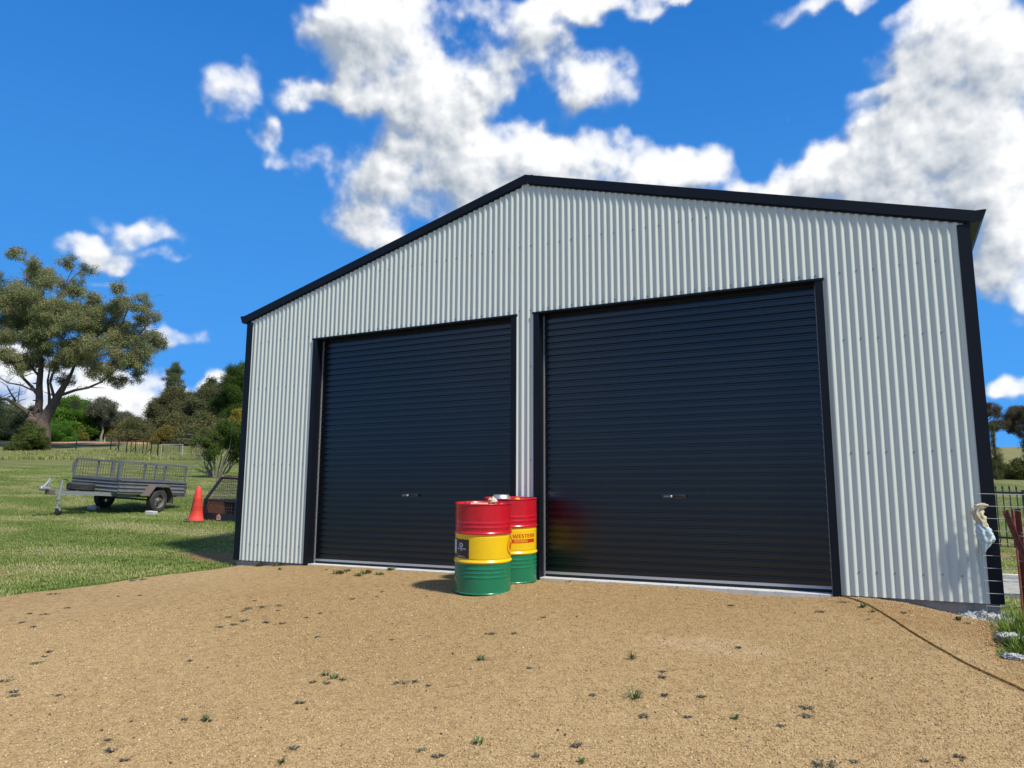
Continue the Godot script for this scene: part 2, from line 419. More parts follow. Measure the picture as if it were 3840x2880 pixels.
func sky_color(az: float, el: float) -> Color:
	var a := deg_to_rad(az)
	var e := deg_to_rad(el)
	var d := Vector3(sin(a) * cos(e), sin(e), -cos(a) * cos(e))
	var t := clampf(el / 42.0, 0.0, 1.0)
	var blue := Color(0.085, 0.375, 0.900).lerp(Color(0.013, 0.138, 0.500), pow(t, 0.85))
	if el > 42.0: blue = blue.lerp(Color(0.016, 0.115, 0.48), (el - 42.0) / 48.0)
	var v := cloud_at(az, el, d)
	var dens := smoothstep(0.08, 0.66, v)
	if dens <= 0.001: return blue
	var e2 := e + 0.040
	var a2 := a + 0.030
	var w := cloud_at(rad_to_deg(a2), rad_to_deg(e2), Vector3(sin(a2) * cos(e2), sin(e2), -cos(a2) * cos(e2)))
	var e3 := e + 0.009
	var a3 := a + 0.008
	var u := cloud_at(rad_to_deg(a3), rad_to_deg(e3), Vector3(sin(a3) * cos(e3), sin(e3), -cos(a3) * cos(e3)))
	var lit := clampf(0.52 + 0.95 * (v - w) + 1.3 * (v - u) - 0.30 * maxf(0.0, v - 0.6), 0.0, 1.0)
	var body := Color(0.33, 0.385, 0.46).lerp(Color(0.88, 0.89, 0.90), lit)
	return blue.lerp(body, dens)

func paint_sky() -> Image:
	puff.seed = 21; puff.frequency = 1.0; puff.fractal_octaves = 8; puff.fractal_gain = 0.58
	bank.seed = 5; bank.frequency = 1.0; bank.fractal_octaves = 3
	curl.seed = 14; curl.frequency = 1.0; curl.noise_type = FastNoiseLite.TYPE_CELLULAR; curl.cellular_return_type = FastNoiseLite.RETURN_DISTANCE; curl.fractal_octaves = 4; curl.fractal_gain = 0.55
	warp.seed = 77; warp.frequency = 1.0; warp.fractal_octaves = 3
	lay_cover()
	var low := Image.create(1024, 512, false, Image.FORMAT_RGB8)
	low.fill(Color(0.42, 0.40, 0.33).linear_to_srgb())
	for y in 260:
		for x in 1024:
			var az := (x + 0.5) / 1024.0 * 360.0
			if az > 180.0: az -= 360.0
			low.set_pixel(x, y, sky_color(az, maxf(0.1, 90.0 - (y + 0.5) / 512.0 * 180.0)).linear_to_srgb())
	low.resize(4096, 2048, Image.INTERPOLATE_CUBIC)
	for y in range(520, 1026):
		var el := maxf(0.05, 90.0 - (y + 0.5) / 2048.0 * 180.0)
		for x in range(-820, 210):
			low.set_pixel(posmod(x, 4096), y, sky_color((x + 0.5) / 4096.0 * 360.0, el).linear_to_srgb())
	return low

# ---------------------------------------------------------------- setting
func lawn_mix(x: float, z: float) -> float:
	return clampf(0.5 + 0.55 * patches.get_noise_2d(x * 20.0 + z * 6.0, z * 42.0) + 0.75 * fine.get_noise_2d(x * 6.0, z * 12.0), 0.0, 1.0)

func soil_at(x: float, z: float) -> float:
	var s := 0.0
	for b in [[-0.75, -0.45, 0.75, 0.40], [-1.3, 0.25, 0.6, 0.10], [9.9, -7.5, 0.9, 0.55], [-2.4, 1.9, 0.6, 0.10]]:
		var q: float = pow((x - b[0]) / b[2], 2) + pow((z - b[1]) / b[3], 2)
		s = maxf(s, clampf(1.5 - q + 0.9 * fine.get_noise_2d(x * 18.0, z * 18.0), 0.0, 1.0))
	return s

func lawn_color(x: float, z: float) -> Color:
	var far := clampf((-z - 25.0) / 25.0, 0.0, 1.0)
	var k := lawn_mix(x, z)
	var green := Color(0.150, 0.190, 0.045)
	var straw := Color(0.270, 0.255, 0.105)
	var c := green.lerp(straw, smoothstep(0.35, 0.85, k))
	if x > 5.0: c = c.lerp(Color(0.30, 0.265, 0.115), smoothstep(-75.0, -110.0, z) * (0.75 + 0.25 * fine.get_noise_2d(x * 3.0, z * 2.0)))
	return c.lerp(Color(0.62, 0.34, 0.17) * 0.55, soil_at(x, z) * 0.9)

func steps(lo: float, f0: float, f1: float, hi: float, s: float) -> PackedFloat32Array:
	var left := []
	var p := f0
	var g := s
	while p > lo:
		g *= 1.085
		p -= g
		left.push_front(maxf(p, lo))
	var out := PackedFloat32Array(left)
	p = f0
	while p < f1:
		out.append(p)
		p += s
	g = s
	while p < hi:
		out.append(p)
		g *= 1.085
		p += g
	out.append(hi)
	return out

func sheet(called: String, xs: PackedFloat32Array, zs: PackedFloat32Array, h: Callable, col: Callable, material: Material) -> MeshInstance3D:
	var w := xs.size()
	var v := PackedVector3Array()
	var c := PackedColorArray()
	for z in zs:
		for x in xs:
			v.append(Vector3(x, h.call(x, z), z))
			c.append(col.call(x, z))
	return lattice(called, v, c, w, material)

func lattice(called: String, v: PackedVector3Array, c: PackedColorArray, w: int, material: Material, parent: Node = null) -> MeshInstance3D:
	var rows := v.size() / w
	var turned := (v[w] - v[0]).cross(v[1] - v[0]).y < 0.0
	var n := PackedVector3Array()
	var idx := PackedInt32Array()
	for j in rows:
		for i in w:
			var a := v[j * w + maxi(i - 1, 0)]
			var b := v[j * w + mini(i + 1, w - 1)]
			var d := v[maxi(j - 1, 0) * w + i]
			var e := v[mini(j + 1, rows - 1) * w + i]
			var q := (e - d).cross(b - a)
			if turned: q = -q
			n.append(q.normalized() if q.length() > 1e-9 else Vector3.UP)
	for j in rows - 1:
		for i in w - 1:
			var k := j * w + i
			idx.append_array([k, k + w, k + 1, k + 1, k + w, k + w + 1] if turned else [k, k + 1, k + w, k + 1, k + w + 1, k + w])
	var arr := []
	arr.resize(Mesh.ARRAY_MAX)
	arr[Mesh.ARRAY_VERTEX] = v
	arr[Mesh.ARRAY_NORMAL] = n
	if c.size(): arr[Mesh.ARRAY_COLOR] = c
	arr[Mesh.ARRAY_INDEX] = idx
	var m := ArrayMesh.new()
	m.add_surface_from_arrays(Mesh.PRIMITIVE_TRIANGLES, arr)
	return mesh_node(called, m, material, parent)

func build_ground() -> void:
	var g := tinted(0.95)
	g.albedo_texture = grain([Color(0.55, 0.52, 0.45), Color(0.82, 0.82, 0.8), Color(1, 1, 1)], 512, 0.03, 0.14, 3)
	g.uv1_triplanar = true
	g.uv1_world_triplanar = true
	g.uv1_scale = Vector3.ONE * 0.9
	g.heightmap_enabled = true
	g.heightmap_texture = relief(512, 0.08, 8)
	g.heightmap_scale = 2.0
	var under := func(x: float, z: float) -> float:
		var h := height(x, z)
		if x > -0.12 and x < 9.12 and z < -0.25 and z > -12.3: return minf(h, -0.2)
		if z >= -0.05 and z < 15.0 and x > gravel_left(z) + 0.15 and x < gravel_right(z) - 0.12: h -= 0.03
		return h
	var s := sheet("ground", steps(-450, -14.0, 11.0, 420, 0.3), steps(-430, -8.0, 9.0, 300, 0.3), under, lawn_color, g)
	tag(s, "rolling green and straw coloured paddock around the shed", "ground", "", "structure")

	# the gravel yard: its edge wanders and thins out into the grass
	var v := PackedVector3Array()
	var c := PackedColorArray()
	var w := 132
	var z := -0.02
	while z < 15.0:
		var a := gravel_left(z)
		var b := gravel_right(z)
		for i in w:
			var t := float(i) / (w - 1)
			var x := lerpf(a, b, t)
			var rim := minf(x - a, b - x)
			var y := gravel_h(x, z) if rim > 0.1 else lerpf(height(x, z) - 0.02, gravel_h(x, z), rim / 0.1)
			v.append(Vector3(x, y, z))
			var k := 0.5 + 0.5 * patches.get_noise_2d(x * 18.0, z * 18.0)
			var tone := Color(0.478, 0.339, 0.169).lerp(Color(0.403, 0.275, 0.128), smoothstep(0.25, 0.8, k))
			var pale := clampf(1.0 - pow((x - 7.0) / 0.5, 2) - pow((z - 1.9) / 0.25, 2) + 0.8 * fine.get_noise_2d(x * 25.0, z * 25.0), 0.0, 0.5)
			tone = tone.lerp(Color(0.570, 0.428, 0.265), pale)
			var brown := clampf((x - 7.7) * 1.2 + 0.7 * fine.get_noise_2d(x * 16.0, z * 16.0) - maxf(0.0, z - 0.9) * 1.1, 0.0, 0.75)
			c.append(tone.lerp(Color(0.336, 0.203, 0.084), brown))
		z += 0.05 if z < 5.0 else 0.12
	var m := tinted(0.92)
	m.albedo_texture = grain([Color(0.42, 0.36, 0.30), Color(0.72, 0.68, 0.62), Color(0.90, 0.88, 0.84), Color(1, 1, 1)], 1024, 0.17, 0.02, 11, true)
	m.uv1_triplanar = true
	m.uv1_world_triplanar = true
	m.uv1_scale = Vector3.ONE * 0.42
	m.heightmap_enabled = true
	m.heightmap_texture = relief(1024, 0.17, 11, true)
	m.heightmap_scale = 0.6
	tag(lattice("gravel_yard", v, c, w, m), "tan decomposed gravel yard in front of the shed", "gravel", "", "structure")

	# loose stones, thick where one looks down on them
	var st := start()
	lump(st, Vector3.ZERO, Vector3(1.0, 0.62, 0.8), 0.55, 4, 4, 6, 1.3)
	st.generate_normals()
	var stone := st.commit()
	var places := []
	var tints := PackedColorArray()
	for i in 230000:
		var az := deg_to_rad(rng.randf_range(-70.0, 16.0))
		var r := 1.6 + 6.6 * pow(rng.randf(), 1.15)
		var x := 8.207 + sin(az) * r
		var zz := 7.639 - cos(az) * r
		if zz < 0.03 or x < gravel_left(zz) or x > gravel_right(zz): continue
		var s0 := rng.randf_range(0.0022, 0.0056) * (1.0 + 0.9 * pow(rng.randf(), 8))
		var bs := Basis.from_euler(Vector3(rng.randf_range(-0.6, 0.6), rng.randf() * TAU, rng.randf_range(-0.6, 0.6))).scaled(Vector3.ONE * s0)
		places.append(Transform3D(bs, Vector3(x, gravel_h(x, zz) + s0 * 0.15, zz)))
		var t := rng.randf()
		var col := Color(0.570, 0.416, 0.217).lerp(Color(0.275, 0.177, 0.077), t)
		if rng.randf() < 0.025: col = Color(0.62, 0.52, 0.36)
		if rng.randf() < 0.02: col = Color(0.12, 0.085, 0.055)
		tints.append(col)
	tag(copies("gravel_stones", stone, tinted(0.9), places, tints), "loose tan stones strewn over the gravel yard", "gravel", "", "stuff")

	# dirt road beyond the paddock
	var mid := Vector2(-71.8, -46.4)
	var along := Vector2(12.5, -9.0).normalized()
	var across := Vector2(along.y, -along.x)
	v = PackedVector3Array()
	c = PackedColorArray()
	for j in 18:
		for i in 7:
			var p := mid + along * (j * 1.45 - 9.5) + across * ((i - 3) * 1.5 + (0.9 * patches.get_noise_2d(j * 30.0, i * 5.0) if i == 0 or i == 6 else 0.0))
			v.append(Vector3(p.x, exact_h(p.x, p.y) + (0.10 if i > 0 and i < 6 else -0.1), p.y))
			c.append(Color(0.396, 0.202, 0.107).lerp(Color(0.447, 0.284, 0.181), clampf(0.5 + patches.get_noise_2d(j * 40.0, i * 80.0), 0, 1)))
	tag(lattice("dirt_road", v, c, 7, tinted(0.95)), "orange dirt road crossing behind the far fence", "road", "", "structure")

	# the concrete path behind the shed's right corner
	st = start()
	var at := func(x: float, zz: float) -> Vector3: return Vector3(x, height(x, zz) + 0.045, zz)
	for k in 4:
		var x0 := 9.12 + k * 1.2
		var p := []
		for q in [[x0, -2.3], [x0 + 1.19, -2.3], [x0 + 1.19, -3.75], [x0, -3.75]]: p.append(at.call(q[0], q[1]))
		var low := []
		for q in p: low.append(q - Vector3(0, 0.14, 0))
		hexa(st, [p[0], p[1], p[2], p[3], low[0], low[1], low[2], low[3]])
	tag(obj("path", st, M.concrete_old), "weathered concrete path beside the shed's right corner", "path", "", "structure")
	st = start()
	for k in 4:
		var x0 := 9.12 + k * 1.2
		var a: Vector3 = at.call(x0, -3.85)
		var b: Vector3 = at.call(x0 + 1.19, -3.85)
		bar(st, a - Vector3(0, 0.02, 0), b - Vector3(0, 0.02, 0), 0.13, 0.13)
	tag(obj("kerb", st, M.concrete), "pale kerb along the far side of the concrete path", "kerb", "", "structure")

func tuft_mesh(blades: int, h: float, spread: float, w: float, lean: float, seed_: int) -> ArrayMesh:
	var r := RandomNumberGenerator.new()
	r.seed = seed_
	var st := start()
	for i in blades:
		var a := r.randf() * TAU
		var d := Vector3(cos(a), 0, sin(a))
		var s := Vector3(-d.z, 0, d.x) * w
		var b := d * r.randf() * spread * 0.5
		var hh := h * r.randf_range(0.55, 1.15)
		var tip := b + d * lean * r.randf_range(0.3, 1.2) * hh + Vector3.UP * hh
		var mid := b + d * lean * 0.3 * hh + Vector3.UP * hh * 0.6
		quad(st, b - s, b + s, mid + s * 0.8, mid - s * 0.8)
		tri(st, mid - s * 0.8, mid + s * 0.8, tip)
	st.generate_normals()
	return st.commit()

func build_grass() -> void:
	var blade := tinted(0.75, 0.55)
	var places := []
	var tints := PackedColorArray()
	var add := func(az: float, r: float, size: float) -> void:
		var x := 8.207 + sin(deg_to_rad(az)) * r
		var z := 7.639 - cos(deg_to_rad(az)) * r
		if x > -0.04 and x < 9.05 and z < 0.02: return
		if z > -0.05 and x > gravel_left(z) + rng.randf_range(-0.02, 0.10) and x < gravel_right(z) - rng.randf_range(-0.03, 0.05): return
		if x > 9.0 and z < -2.2 and z > -4.0: return
		if rng.randf() < soil_at(x, z) * 0.97: return
		if rng.randf() < 0.35 * smoothstep(0.6, 0.95, lawn_mix(x + 31.0, z)): return
		var s := size * rng.randf_range(0.6, 1.25)
		places.append(Transform3D(Basis(Vector3.UP, rng.randf() * TAU).scaled(Vector3(s, s * rng.randf_range(0.7, 1.2), s)), Vector3(x, height(x, z) - 0.004, z)))
		var k := lawn_mix(x, z) + rng.randf_range(-0.28, 0.28)
		var c := Color(0.185, 0.265, 0.058).lerp(Color(0.31, 0.355, 0.105), clampf(k * 1.5, 0, 1)).lerp(Color(0.52, 0.48, 0.24), 0.75 * smoothstep(0.52, 1.0, k))
		tints.append(c)
	for i in 125000:
		add.call(rng.randf_range(-69.0, -36.0), rng.randf_range(6.3, 46.0), 1.0)
	for i in 9000:
		add.call(rng.randf_range(2.0, 17.0), rng.randf_range(4.4, 40.0), 1.3)
	tag(copies("grass", tuft_mesh(7, 0.040, 0.10, 0.0032, 1.1, 9), blade, places, tints), "short mown grass of the paddock", "grass", "", "stuff")

	# long pale grass by the far fence, and green tufts by the steel posts
	places = []
	tints = PackedColorArray()
	for i in 9000:
		var az := rng.randf_range(-67.0, -38.0)
		var r := rng.randf_range(59.0, 80.0)
		var x := 8.207 + sin(deg_to_rad(az)) * r
		var z := 7.639 - cos(deg_to_rad(az)) * r
		var from_road := absf((Vector2(x, z) - Vector2(-71.8, -46.4)).dot(Vector2(-9.0, -12.5).normalized()))
		if from_road < 5.0: continue
		var s := rng.randf_range(2.6, 5.5)
		places.append(Transform3D(Basis(Vector3.UP, rng.randf() * TAU).scaled(Vector3(s * 1.3, s, s * 1.3)), Vector3(x, height(x, z), z)))
		tints.append(Color(0.20, 0.26, 0.06).lerp(Color(0.42, 0.38, 0.17), rng.randf()))
	tag(copies("long_grass", tuft_mesh(9, 0.055, 0.10, 0.0035, 0.6, 10), blade, places, tints), "long pale grass around the far fence", "grass", "", "stuff")
	places = []
	tints = PackedColorArray()
	for i in 420:
		var z := rng.randf_range(-0.6, 1.9)
		var x := gravel_right(maxf(z, 0.0)) + 0.03 + absf(rng.randfn(0.0, 0.22)) + (0.16 if z < 0.5 else 0.0)
		var s := rng.randf_range(0.8, 2.3)
		places.append(Transform3D(Basis(Vector3.UP, rng.randf() * TAU).scaled(Vector3(s, s, s)), Vector3(x, height(x, z), z)))
		tints.append(Color(0.085, 0.17, 0.015).lerp(Color(0.22, 0.24, 0.06), pow(rng.randf(), 2)))
	tag(copies("tall_grass", tuft_mesh(9, 0.06, 0.10, 0.0028, 0.6, 12), blade, places, tints), "tall green grass around the rusty steel posts", "grass", "", "stuff")

# ---------------------------------------------------------------- plants
func spray(leaves: int, reach: float, length: float, width: float, droop: float, seed_: int) -> ArrayMesh:
	var r := RandomNumberGenerator.new()
	r.seed = seed_
	var st := start()
	for i in leaves:
		var d := Vector3(r.randfn(), r.randfn(), r.randfn()).normalized()
		var p := d * reach * pow(r.randf(), 0.5)
		var ax := (Vector3(r.randfn(), r.randfn(), r.randfn()).normalized() + d * 0.4 + Vector3.DOWN * droop).normalized()
		var side := ax.cross(Vector3(r.randfn(), r.randfn(), r.randfn())).normalized() * width
		var l := length * r.randf_range(0.7, 1.3)
		quad(st, p, p + ax * l * 0.45 + side, p + ax * l, p + ax * l * 0.45 - side)
	st.generate_normals()
	return st.commit()

func foliage(called: String, clumps: Array, mesh: Mesh, per: float, size: float, c1: Color, c2: Color, parent: Node, material: Material) -> void:
	var places := []
	var tints := PackedColorArray()
	for b in clumps:
		var tufts := 11
		for k in tufts:
			var at: Vector3 = b[0] + Vector3(rng.randfn(), rng.randfn() * 0.9, rng.randfn()).normalized() * b[1] * 1.08 * pow(rng.randf(), 0.5)
			var r: float = b[1] * rng.randf_range(0.26, 0.50)
			var tone := rng.randf()
			for i in maxi(2, int(per * r * r)):
				var d: Vector3 = Vector3(rng.randfn(), rng.randfn() * 0.7, rng.randfn()) * r * 0.52
				var s := size * rng.randf_range(0.5, 1.15)
				places.append(Transform3D(Basis.from_euler(Vector3(rng.randf_range(-0.5, 0.5), rng.randf() * TAU, rng.randf_range(-0.5, 0.5))).scaled(Vector3.ONE * s), at + d))
				tints.append(c1.lerp(c2, clampf(0.75 * tone + 0.5 * rng.randf() - 0.12, 0, 1)))
	copies(called, mesh, material, places, tints, parent)

func crooked(a: Vector3, b: Vector3, r0: float, r1: float, wander: float, n := 5) -> Array:
	var pts := []
	var rad := []
	for i in n + 1:
		var t := float(i) / n
		var p := a.lerp(b, t)
		if i > 0 and i < n: p += Vector3(rng.randfn(), rng.randfn() * 0.6, rng.randfn()) * wander
		p.y += sin(t * PI) * wander * 0.5
		pts.append(p)
		rad.append(lerpf(r0, r1, t))
	return [pts, rad]

# a tree of stems and clumps: shape is "round", "tall", "cone" or "wide"
func tree(called: String, label: String, at: Vector2, h: float, w: float, shape: String, leaf: String, c1: Color, c2: Color, open_ := 0.5, bark := "bark", category := "tree", group := "trees along the far side of the paddock") -> Node3D:
	var o := thing(called, label, category, Vector3(at.x, exact_h(at.x, at.y) - 0.05, at.y), rng.randf() * TAU, group)
	var clumps := []
	var n := int(lerpf(34.0, 18.0, open_))
	if shape == "cone": n = 34
	for i in n:
		var t := rng.randf()
		var y := h * lerpf(0.30, 0.95, t)
		var reach := w * 0.5 * sqrt(maxf(0.05, 1.0 - pow(2.0 * t - 0.9, 2)))
		if shape == "cone":
			t = float(i) / n
			y = h * lerpf(0.12, 0.97, t)
			reach = w * 0.5 * (1.02 - t)
		if shape == "tall": y = h * lerpf(0.56, 0.96, t)
		if shape == "wide": y = h * lerpf(0.42, 0.93, t)
		if shape == "bush":
			y = h * lerpf(0.18, 0.9, t)
			reach = w * 0.5 * sqrt(maxf(0.1, 1.0 - t * t))
		var a := rng.randf() * TAU
		var q := sqrt(rng.randf_range(0.15, 1.0))
		var r := w * lerpf(0.20, 0.13, open_) * rng.randf_range(0.7, 1.25)
		if shape == "tall": r *= 1.15
		if shape == "cone": r = maxf(0.22 * w * (1.05 - t), 0.08 * w)
		clumps.append([Vector3(cos(a) * q * maxf(reach - r * 0.6, 0.0), y - r * 0.3, sin(a) * q * maxf(reach - r * 0.6, 0.0)), r])
	var st := start()
	var top := Vector3(rng.randfn() * 0.05 * w, h * (0.92 if shape in ["cone", "tall"] else 0.6), rng.randfn() * 0.05 * w)
	var trunk := crooked(Vector3.ZERO, top, h * 0.028 + 0.02, h * 0.006, w * 0.02)
	if shape == "bush":
		for i in 7:
			var b := crooked(Vector3(rng.randfn() * 0.012, 0, rng.randfn() * 0.012), clumps[i][0], 0.035, 0.01, 0.05 * w)
			tube(st, b[0], b[1], 5)
	else:
		tube(st, trunk[0], trunk[1], 7)
		for b in clumps:
			var t := clampf((b[0].y / top.y) * 0.75, 0.25, 0.95)
			var from: Vector3 = trunk[0][0].lerp(top, t)
			var c := crooked(from, b[0], h * 0.011, h * 0.003, w * 0.03, 4)
			tube(st, c[0], c[1], 5)
	obj("trunk" if shape != "bush" else "stems", st, M[bark], o)
	var spec: Array = {"gum": [M.gum_spray, 300.0, 1.0], "leaf": [M.leaf_spray, 420.0, 0.85], "needle": [M.needle_spray, 330.0, 0.9]}[leaf]
	var per: float = spec[1] * lerpf(0.85, 0.35, open_)
	if w < 3.0: per *= 2.2
	foliage("crown" if shape != "bush" else "foliage", clumps, spec[0], per, spec[2] * clampf(w / 4.5, 0.45, 1.2), c1, c2, o, M.leaves)
	return o

func build_trees() -> void:
	M.gum_spray = spray(14, 0.40, 0.20, 0.028, 0.8, 1)
	M.leaf_spray = spray(13, 0.36, 0.17, 0.055, 0.1, 2)
	M.needle_spray = spray(16, 0.34, 0.26, 0.014, -0.2, 3)
	M.leaves = tinted(0.55, 0.7)

	var big := thing("gum_tree", "huge spreading gum tree with forked trunk at the left edge", "tree", Vector3(-66.44, exact_h(-66.44, -36.14), -36.14), 0.47)
	var clumps := []
	for b in GUM_CLUMPS:
		clumps.append([Vector3(b[0], b[1], rng.randf_range(-1.0, 1.0) * 2.6), b[2] * 1.12])
		if b[2] > 1.0: clumps.append([Vector3(b[0] + rng.randf_range(-0.9, 0.9), b[1] + rng.randf_range(-0.7, 0.7), rng.randf_range(-1.0, 1.0) * 4.0), b[2] * 0.9])
	var st := start()
	for k in 2:
		var pts := []
		var rad := []
		for p in GUM_LIMBS[0 if k == 0 else 2]:
			pts.append(Vector3(p[0], p[1], 0.0)); rad.append(p[2] * 0.78)
		tube(st, pts, rad, 10)
	lump(st, Vector3(-0.35, 2.7, 0.75), Vector3(0.5, 0.4, 0.4), 0.5, 31)
	obj("trunk", st, M.gum_bark, big)
	for k in GUM_LIMBS.size():
		if k == 0 or k == 2: continue
		st = start()
		var pts := []
		var rad := []
		var dz := rng.randf_range(-1.0, 1.0) * (0.25 if k == 1 else 0.55)
		var i := 0
		for p in GUM_LIMBS[k]:
			pts.append(Vector3(p[0], p[1], dz * i)); rad.append(p[2] * 0.95)
			i += 1
		tube(st, pts, rad, 7)
		for j in range(1, pts.size()):
			for q in 2:
				var tip: Vector3 = pts[j] + Vector3(rng.randfn() * 0.7, rng.randf_range(-0.1, 1.0), rng.randfn() * 0.7)
				var c := crooked(pts[j], tip, rad[j] * 0.45, 0.012, 0.08, 4)
				tube(st, c[0], c[1], 4)
		obj("limb", st, M.gum_bark, big)
	st = start()
	for b in clumps:
		for q in 5:
			var d: Vector3 = Vector3(rng.randfn(), rng.randfn(), rng.randfn()).normalized() * b[1] * 0.85
			var c := crooked(b[0] - d * 0.7, b[0] + d, 0.035, 0.01, 0.1, 3)
			tube(st, c[0], c[1], 4)
	tag(obj("twigs", st, M.gum_bark, big), "", "", "", "stuff")
	foliage("crown", clumps, M.gum_spray, 150.0, 0.95, Color(0.155, 0.200, 0.078), Color(0.300, 0.275, 0.118), big, M.leaves)

	var dark := Color(0.036, 0.057, 0.024)
	var grey := Color(0.091, 0.115, 0.063)
	tree("dark_tree", "dark blue-green tree low behind the left side of the gum trunk", Vector2(-86.0, -41.5), 4.6, 5.0, "bush", "gum", dark, Color(0.076, 0.110, 0.059), 0.2)
	tree("dark_tree", "near-black bushy tree directly behind the gum trunk", Vector2(-83.0, -44.8), 4.4, 4.6, "bush", "gum", Color(0.025, 0.034, 0.018), dark, 0.1)
	tree("green_tree", "bright fresh-green leafy tree right of the gum trunk", Vector2(-81.6, -48.6), 5.2, 7.0, "bush", "leaf", Color(0.060, 0.150, 0.014), Color(0.120, 0.235, 0.026), 0.1)
	tree("green_tree", "low green bush in front of the bright green tree", Vector2(-77.5, -45.0), 2.2, 3.4, "bush", "leaf", Color(0.053, 0.151, 0.018), Color(0.106, 0.236, 0.030), 0.1)
	tree("grey_gum", "pale-trunked grey gum standing behind the dirt road", Vector2(-77.2, -49.9), 5.6, 4.6, "wide", "gum", grey, Color(0.159, 0.160, 0.105), 0.75, "pale_bark")
	tree("grey_gum", "small distant grey gum right of the pale-trunked one", Vector2(-84.5, -58.0), 4.4, 3.8, "wide", "gum", grey, Color(0.181, 0.186, 0.133), 0.8, "pale_bark")
	tree("orange_shrub", "russet twiggy shrub behind the dark fence posts", Vector2(-77.0, -53.4), 2.6, 4.4, "bush", "leaf", Color(0.258, 0.160, 0.033), Color(0.363, 0.254, 0.052), 0.6, "bark", "shrub", "shrubs beyond the dirt road")
	tree("orange_shrub", "russet shrub between grey gum trunk and the dark posts", Vector2(-77.8, -51.4), 2.1, 2.6, "bush", "leaf", Color(0.242, 0.169, 0.037), Color(0.302, 0.254, 0.052), 0.5, "bark", "shrub", "shrubs beyond the dirt road")
	tree("orange_shrub", "ochre shrub at the foot of the bright green tree", Vector2(-78.6, -48.0), 1.9, 2.6, "bush", "leaf", Color(0.227, 0.186, 0.037), Color(0.197, 0.236, 0.045), 0.5, "bark", "shrub", "shrubs beyond the dirt road")
	tree("slim_gum", "tall slim gum poking above the bushes left of the shed", Vector2(-83.6, -64.8), 11.8, 3.6, "tall", "gum", Color(0.076, 0.119, 0.052), Color(0.151, 0.169, 0.075), 0.45, "pale_bark")
	tree("dark_tree", "dome-shaped dark green tree below the slim gum", Vector2(-81.5, -60.6), 5.0, 6.0, "cone", "leaf", Color(0.027, 0.061, 0.021), Color(0.068, 0.119, 0.030), 0.2)
	tree("olive_tree", "broad olive-brown tree filling the gap beside the slim gum", Vector2(-70.9, -55.2), 6.8, 6.4, "round", "gum", Color(0.076, 0.085, 0.035), Color(0.151, 0.144, 0.059), 0.15)
	tree("olive_tree", "olive tree between the dome-shaped tree and the pine", Vector2(-65.2, -55.8), 7.6, 6.2, "round", "gum", Color(0.068, 0.088, 0.039), Color(0.136, 0.144, 0.059), 0.15)
	tree("pine_tree", "dark pine rising behind the shed's left wall", Vector2(-57.6, -53.4), 9.4, 6.4, "round", "needle", Color(0.046, 0.085, 0.015), Color(0.113, 0.177, 0.030), 0.0)
	tree("wattle_tree", "golden wattle bush beside the shed's left wall", Vector2(-49.8, -46.0), 4.6, 2.8, "bush", "leaf", Color(0.197, 0.169, 0.026), Color(0.379, 0.304, 0.045), 0.2)
	tree("orange_shrub", "low rusty-brown bush in front of the dome-shaped tree", Vector2(-63.6, -48.5), 1.9, 3.4, "bush", "leaf", Color(0.136, 0.126, 0.030), Color(0.242, 0.186, 0.045), 0.2, "bark", "shrub", "shrubs beyond the dirt road")
	tree("olive_shrub", "grey-green bush left of the gate under the slim gum", Vector2(-67.8, -52.6), 3.0, 4.2, "bush", "gum", Color(0.091, 0.119, 0.052), Color(0.167, 0.169, 0.075), 0.2, "bark", "shrub", "shrubs beyond the dirt road")
	tree("distant_tree", "far blue-grey tree in the gap under the low cloud", Vector2(-100.0, -68.0), 4.4, 6.0, "bush", "gum", Color(0.076, 0.119, 0.089), Color(0.136, 0.186, 0.133), 0.3)
	tree("cypress_tree", "tiny dark cypress in the gap left of the dome-shaped tree", Vector2(-93.0, -66.0), 3.6, 1.2, "cone", "needle", Color(0.018, 0.037, 0.015), Color(0.038, 0.068, 0.022), 0.1)
	tree("distant_tree", "far pale tree line behind the big gum's left side", Vector2(-104.0, -52.0), 5.0, 9.0, "bush", "gum", Color(0.076, 0.101, 0.059), Color(0.151, 0.169, 0.105), 0.3)
	for u in [[-72.5, -51.0, 2.6, 5.0, "olive undergrowth between the russet shrubs and the olive trees"], [-66.2, -51.8, 3.4, 5.0, "tall olive undergrowth behind the mesh gate"], [-60.2, -50.2, 3.4, 5.4, "olive undergrowth between mesh gate and the golden wattle"], [-54.5, -48.6, 3.6, 4.6, "olive undergrowth just left of the golden wattle"]]:
		tree("olive_shrub", u[4], Vector2(u[0], u[1]), u[2], u[3], "bush", "gum", Color(0.083, 0.101, 0.039), Color(0.174, 0.169, 0.063), 0.1, "bark", "shrub", "shrubs beyond the dirt road")
	for u in [[-92.0, -49.0, 3.0, 9.0, "low scrub behind the pale-trunked gum"], [-91.0, -56.5, 3.0, 8.0, "low scrub behind the small distant grey gum"], [-100.0, -45.0, 3.2, 9.0, "low scrub behind the dark trees at the left edge"], [-93.0, -63.0, 2.6, 7.0, "low scrub in the gap under the tiny cypress"]]:
		tree("scrub", u[4], Vector2(u[0], u[1]), u[2], u[3], "bush", "gum", Color(0.060, 0.085, 0.039), Color(0.129, 0.144, 0.067), 0.0, "bark", "shrub", "shrubs beyond the dirt road")
	# beyond the shed's right corner
	var red := Color(0.050, 0.045, 0.029)
	tree("hill_gum", "rusty-crowned gum on the hill nearest the shed's right corner", Vector2(27.0, -170.5), 9.2, 9.0, "wide", "gum", red, Color(0.146, 0.125, 0.072), 1.0, "pale_bark", "tree", "gums on the hill at the right")
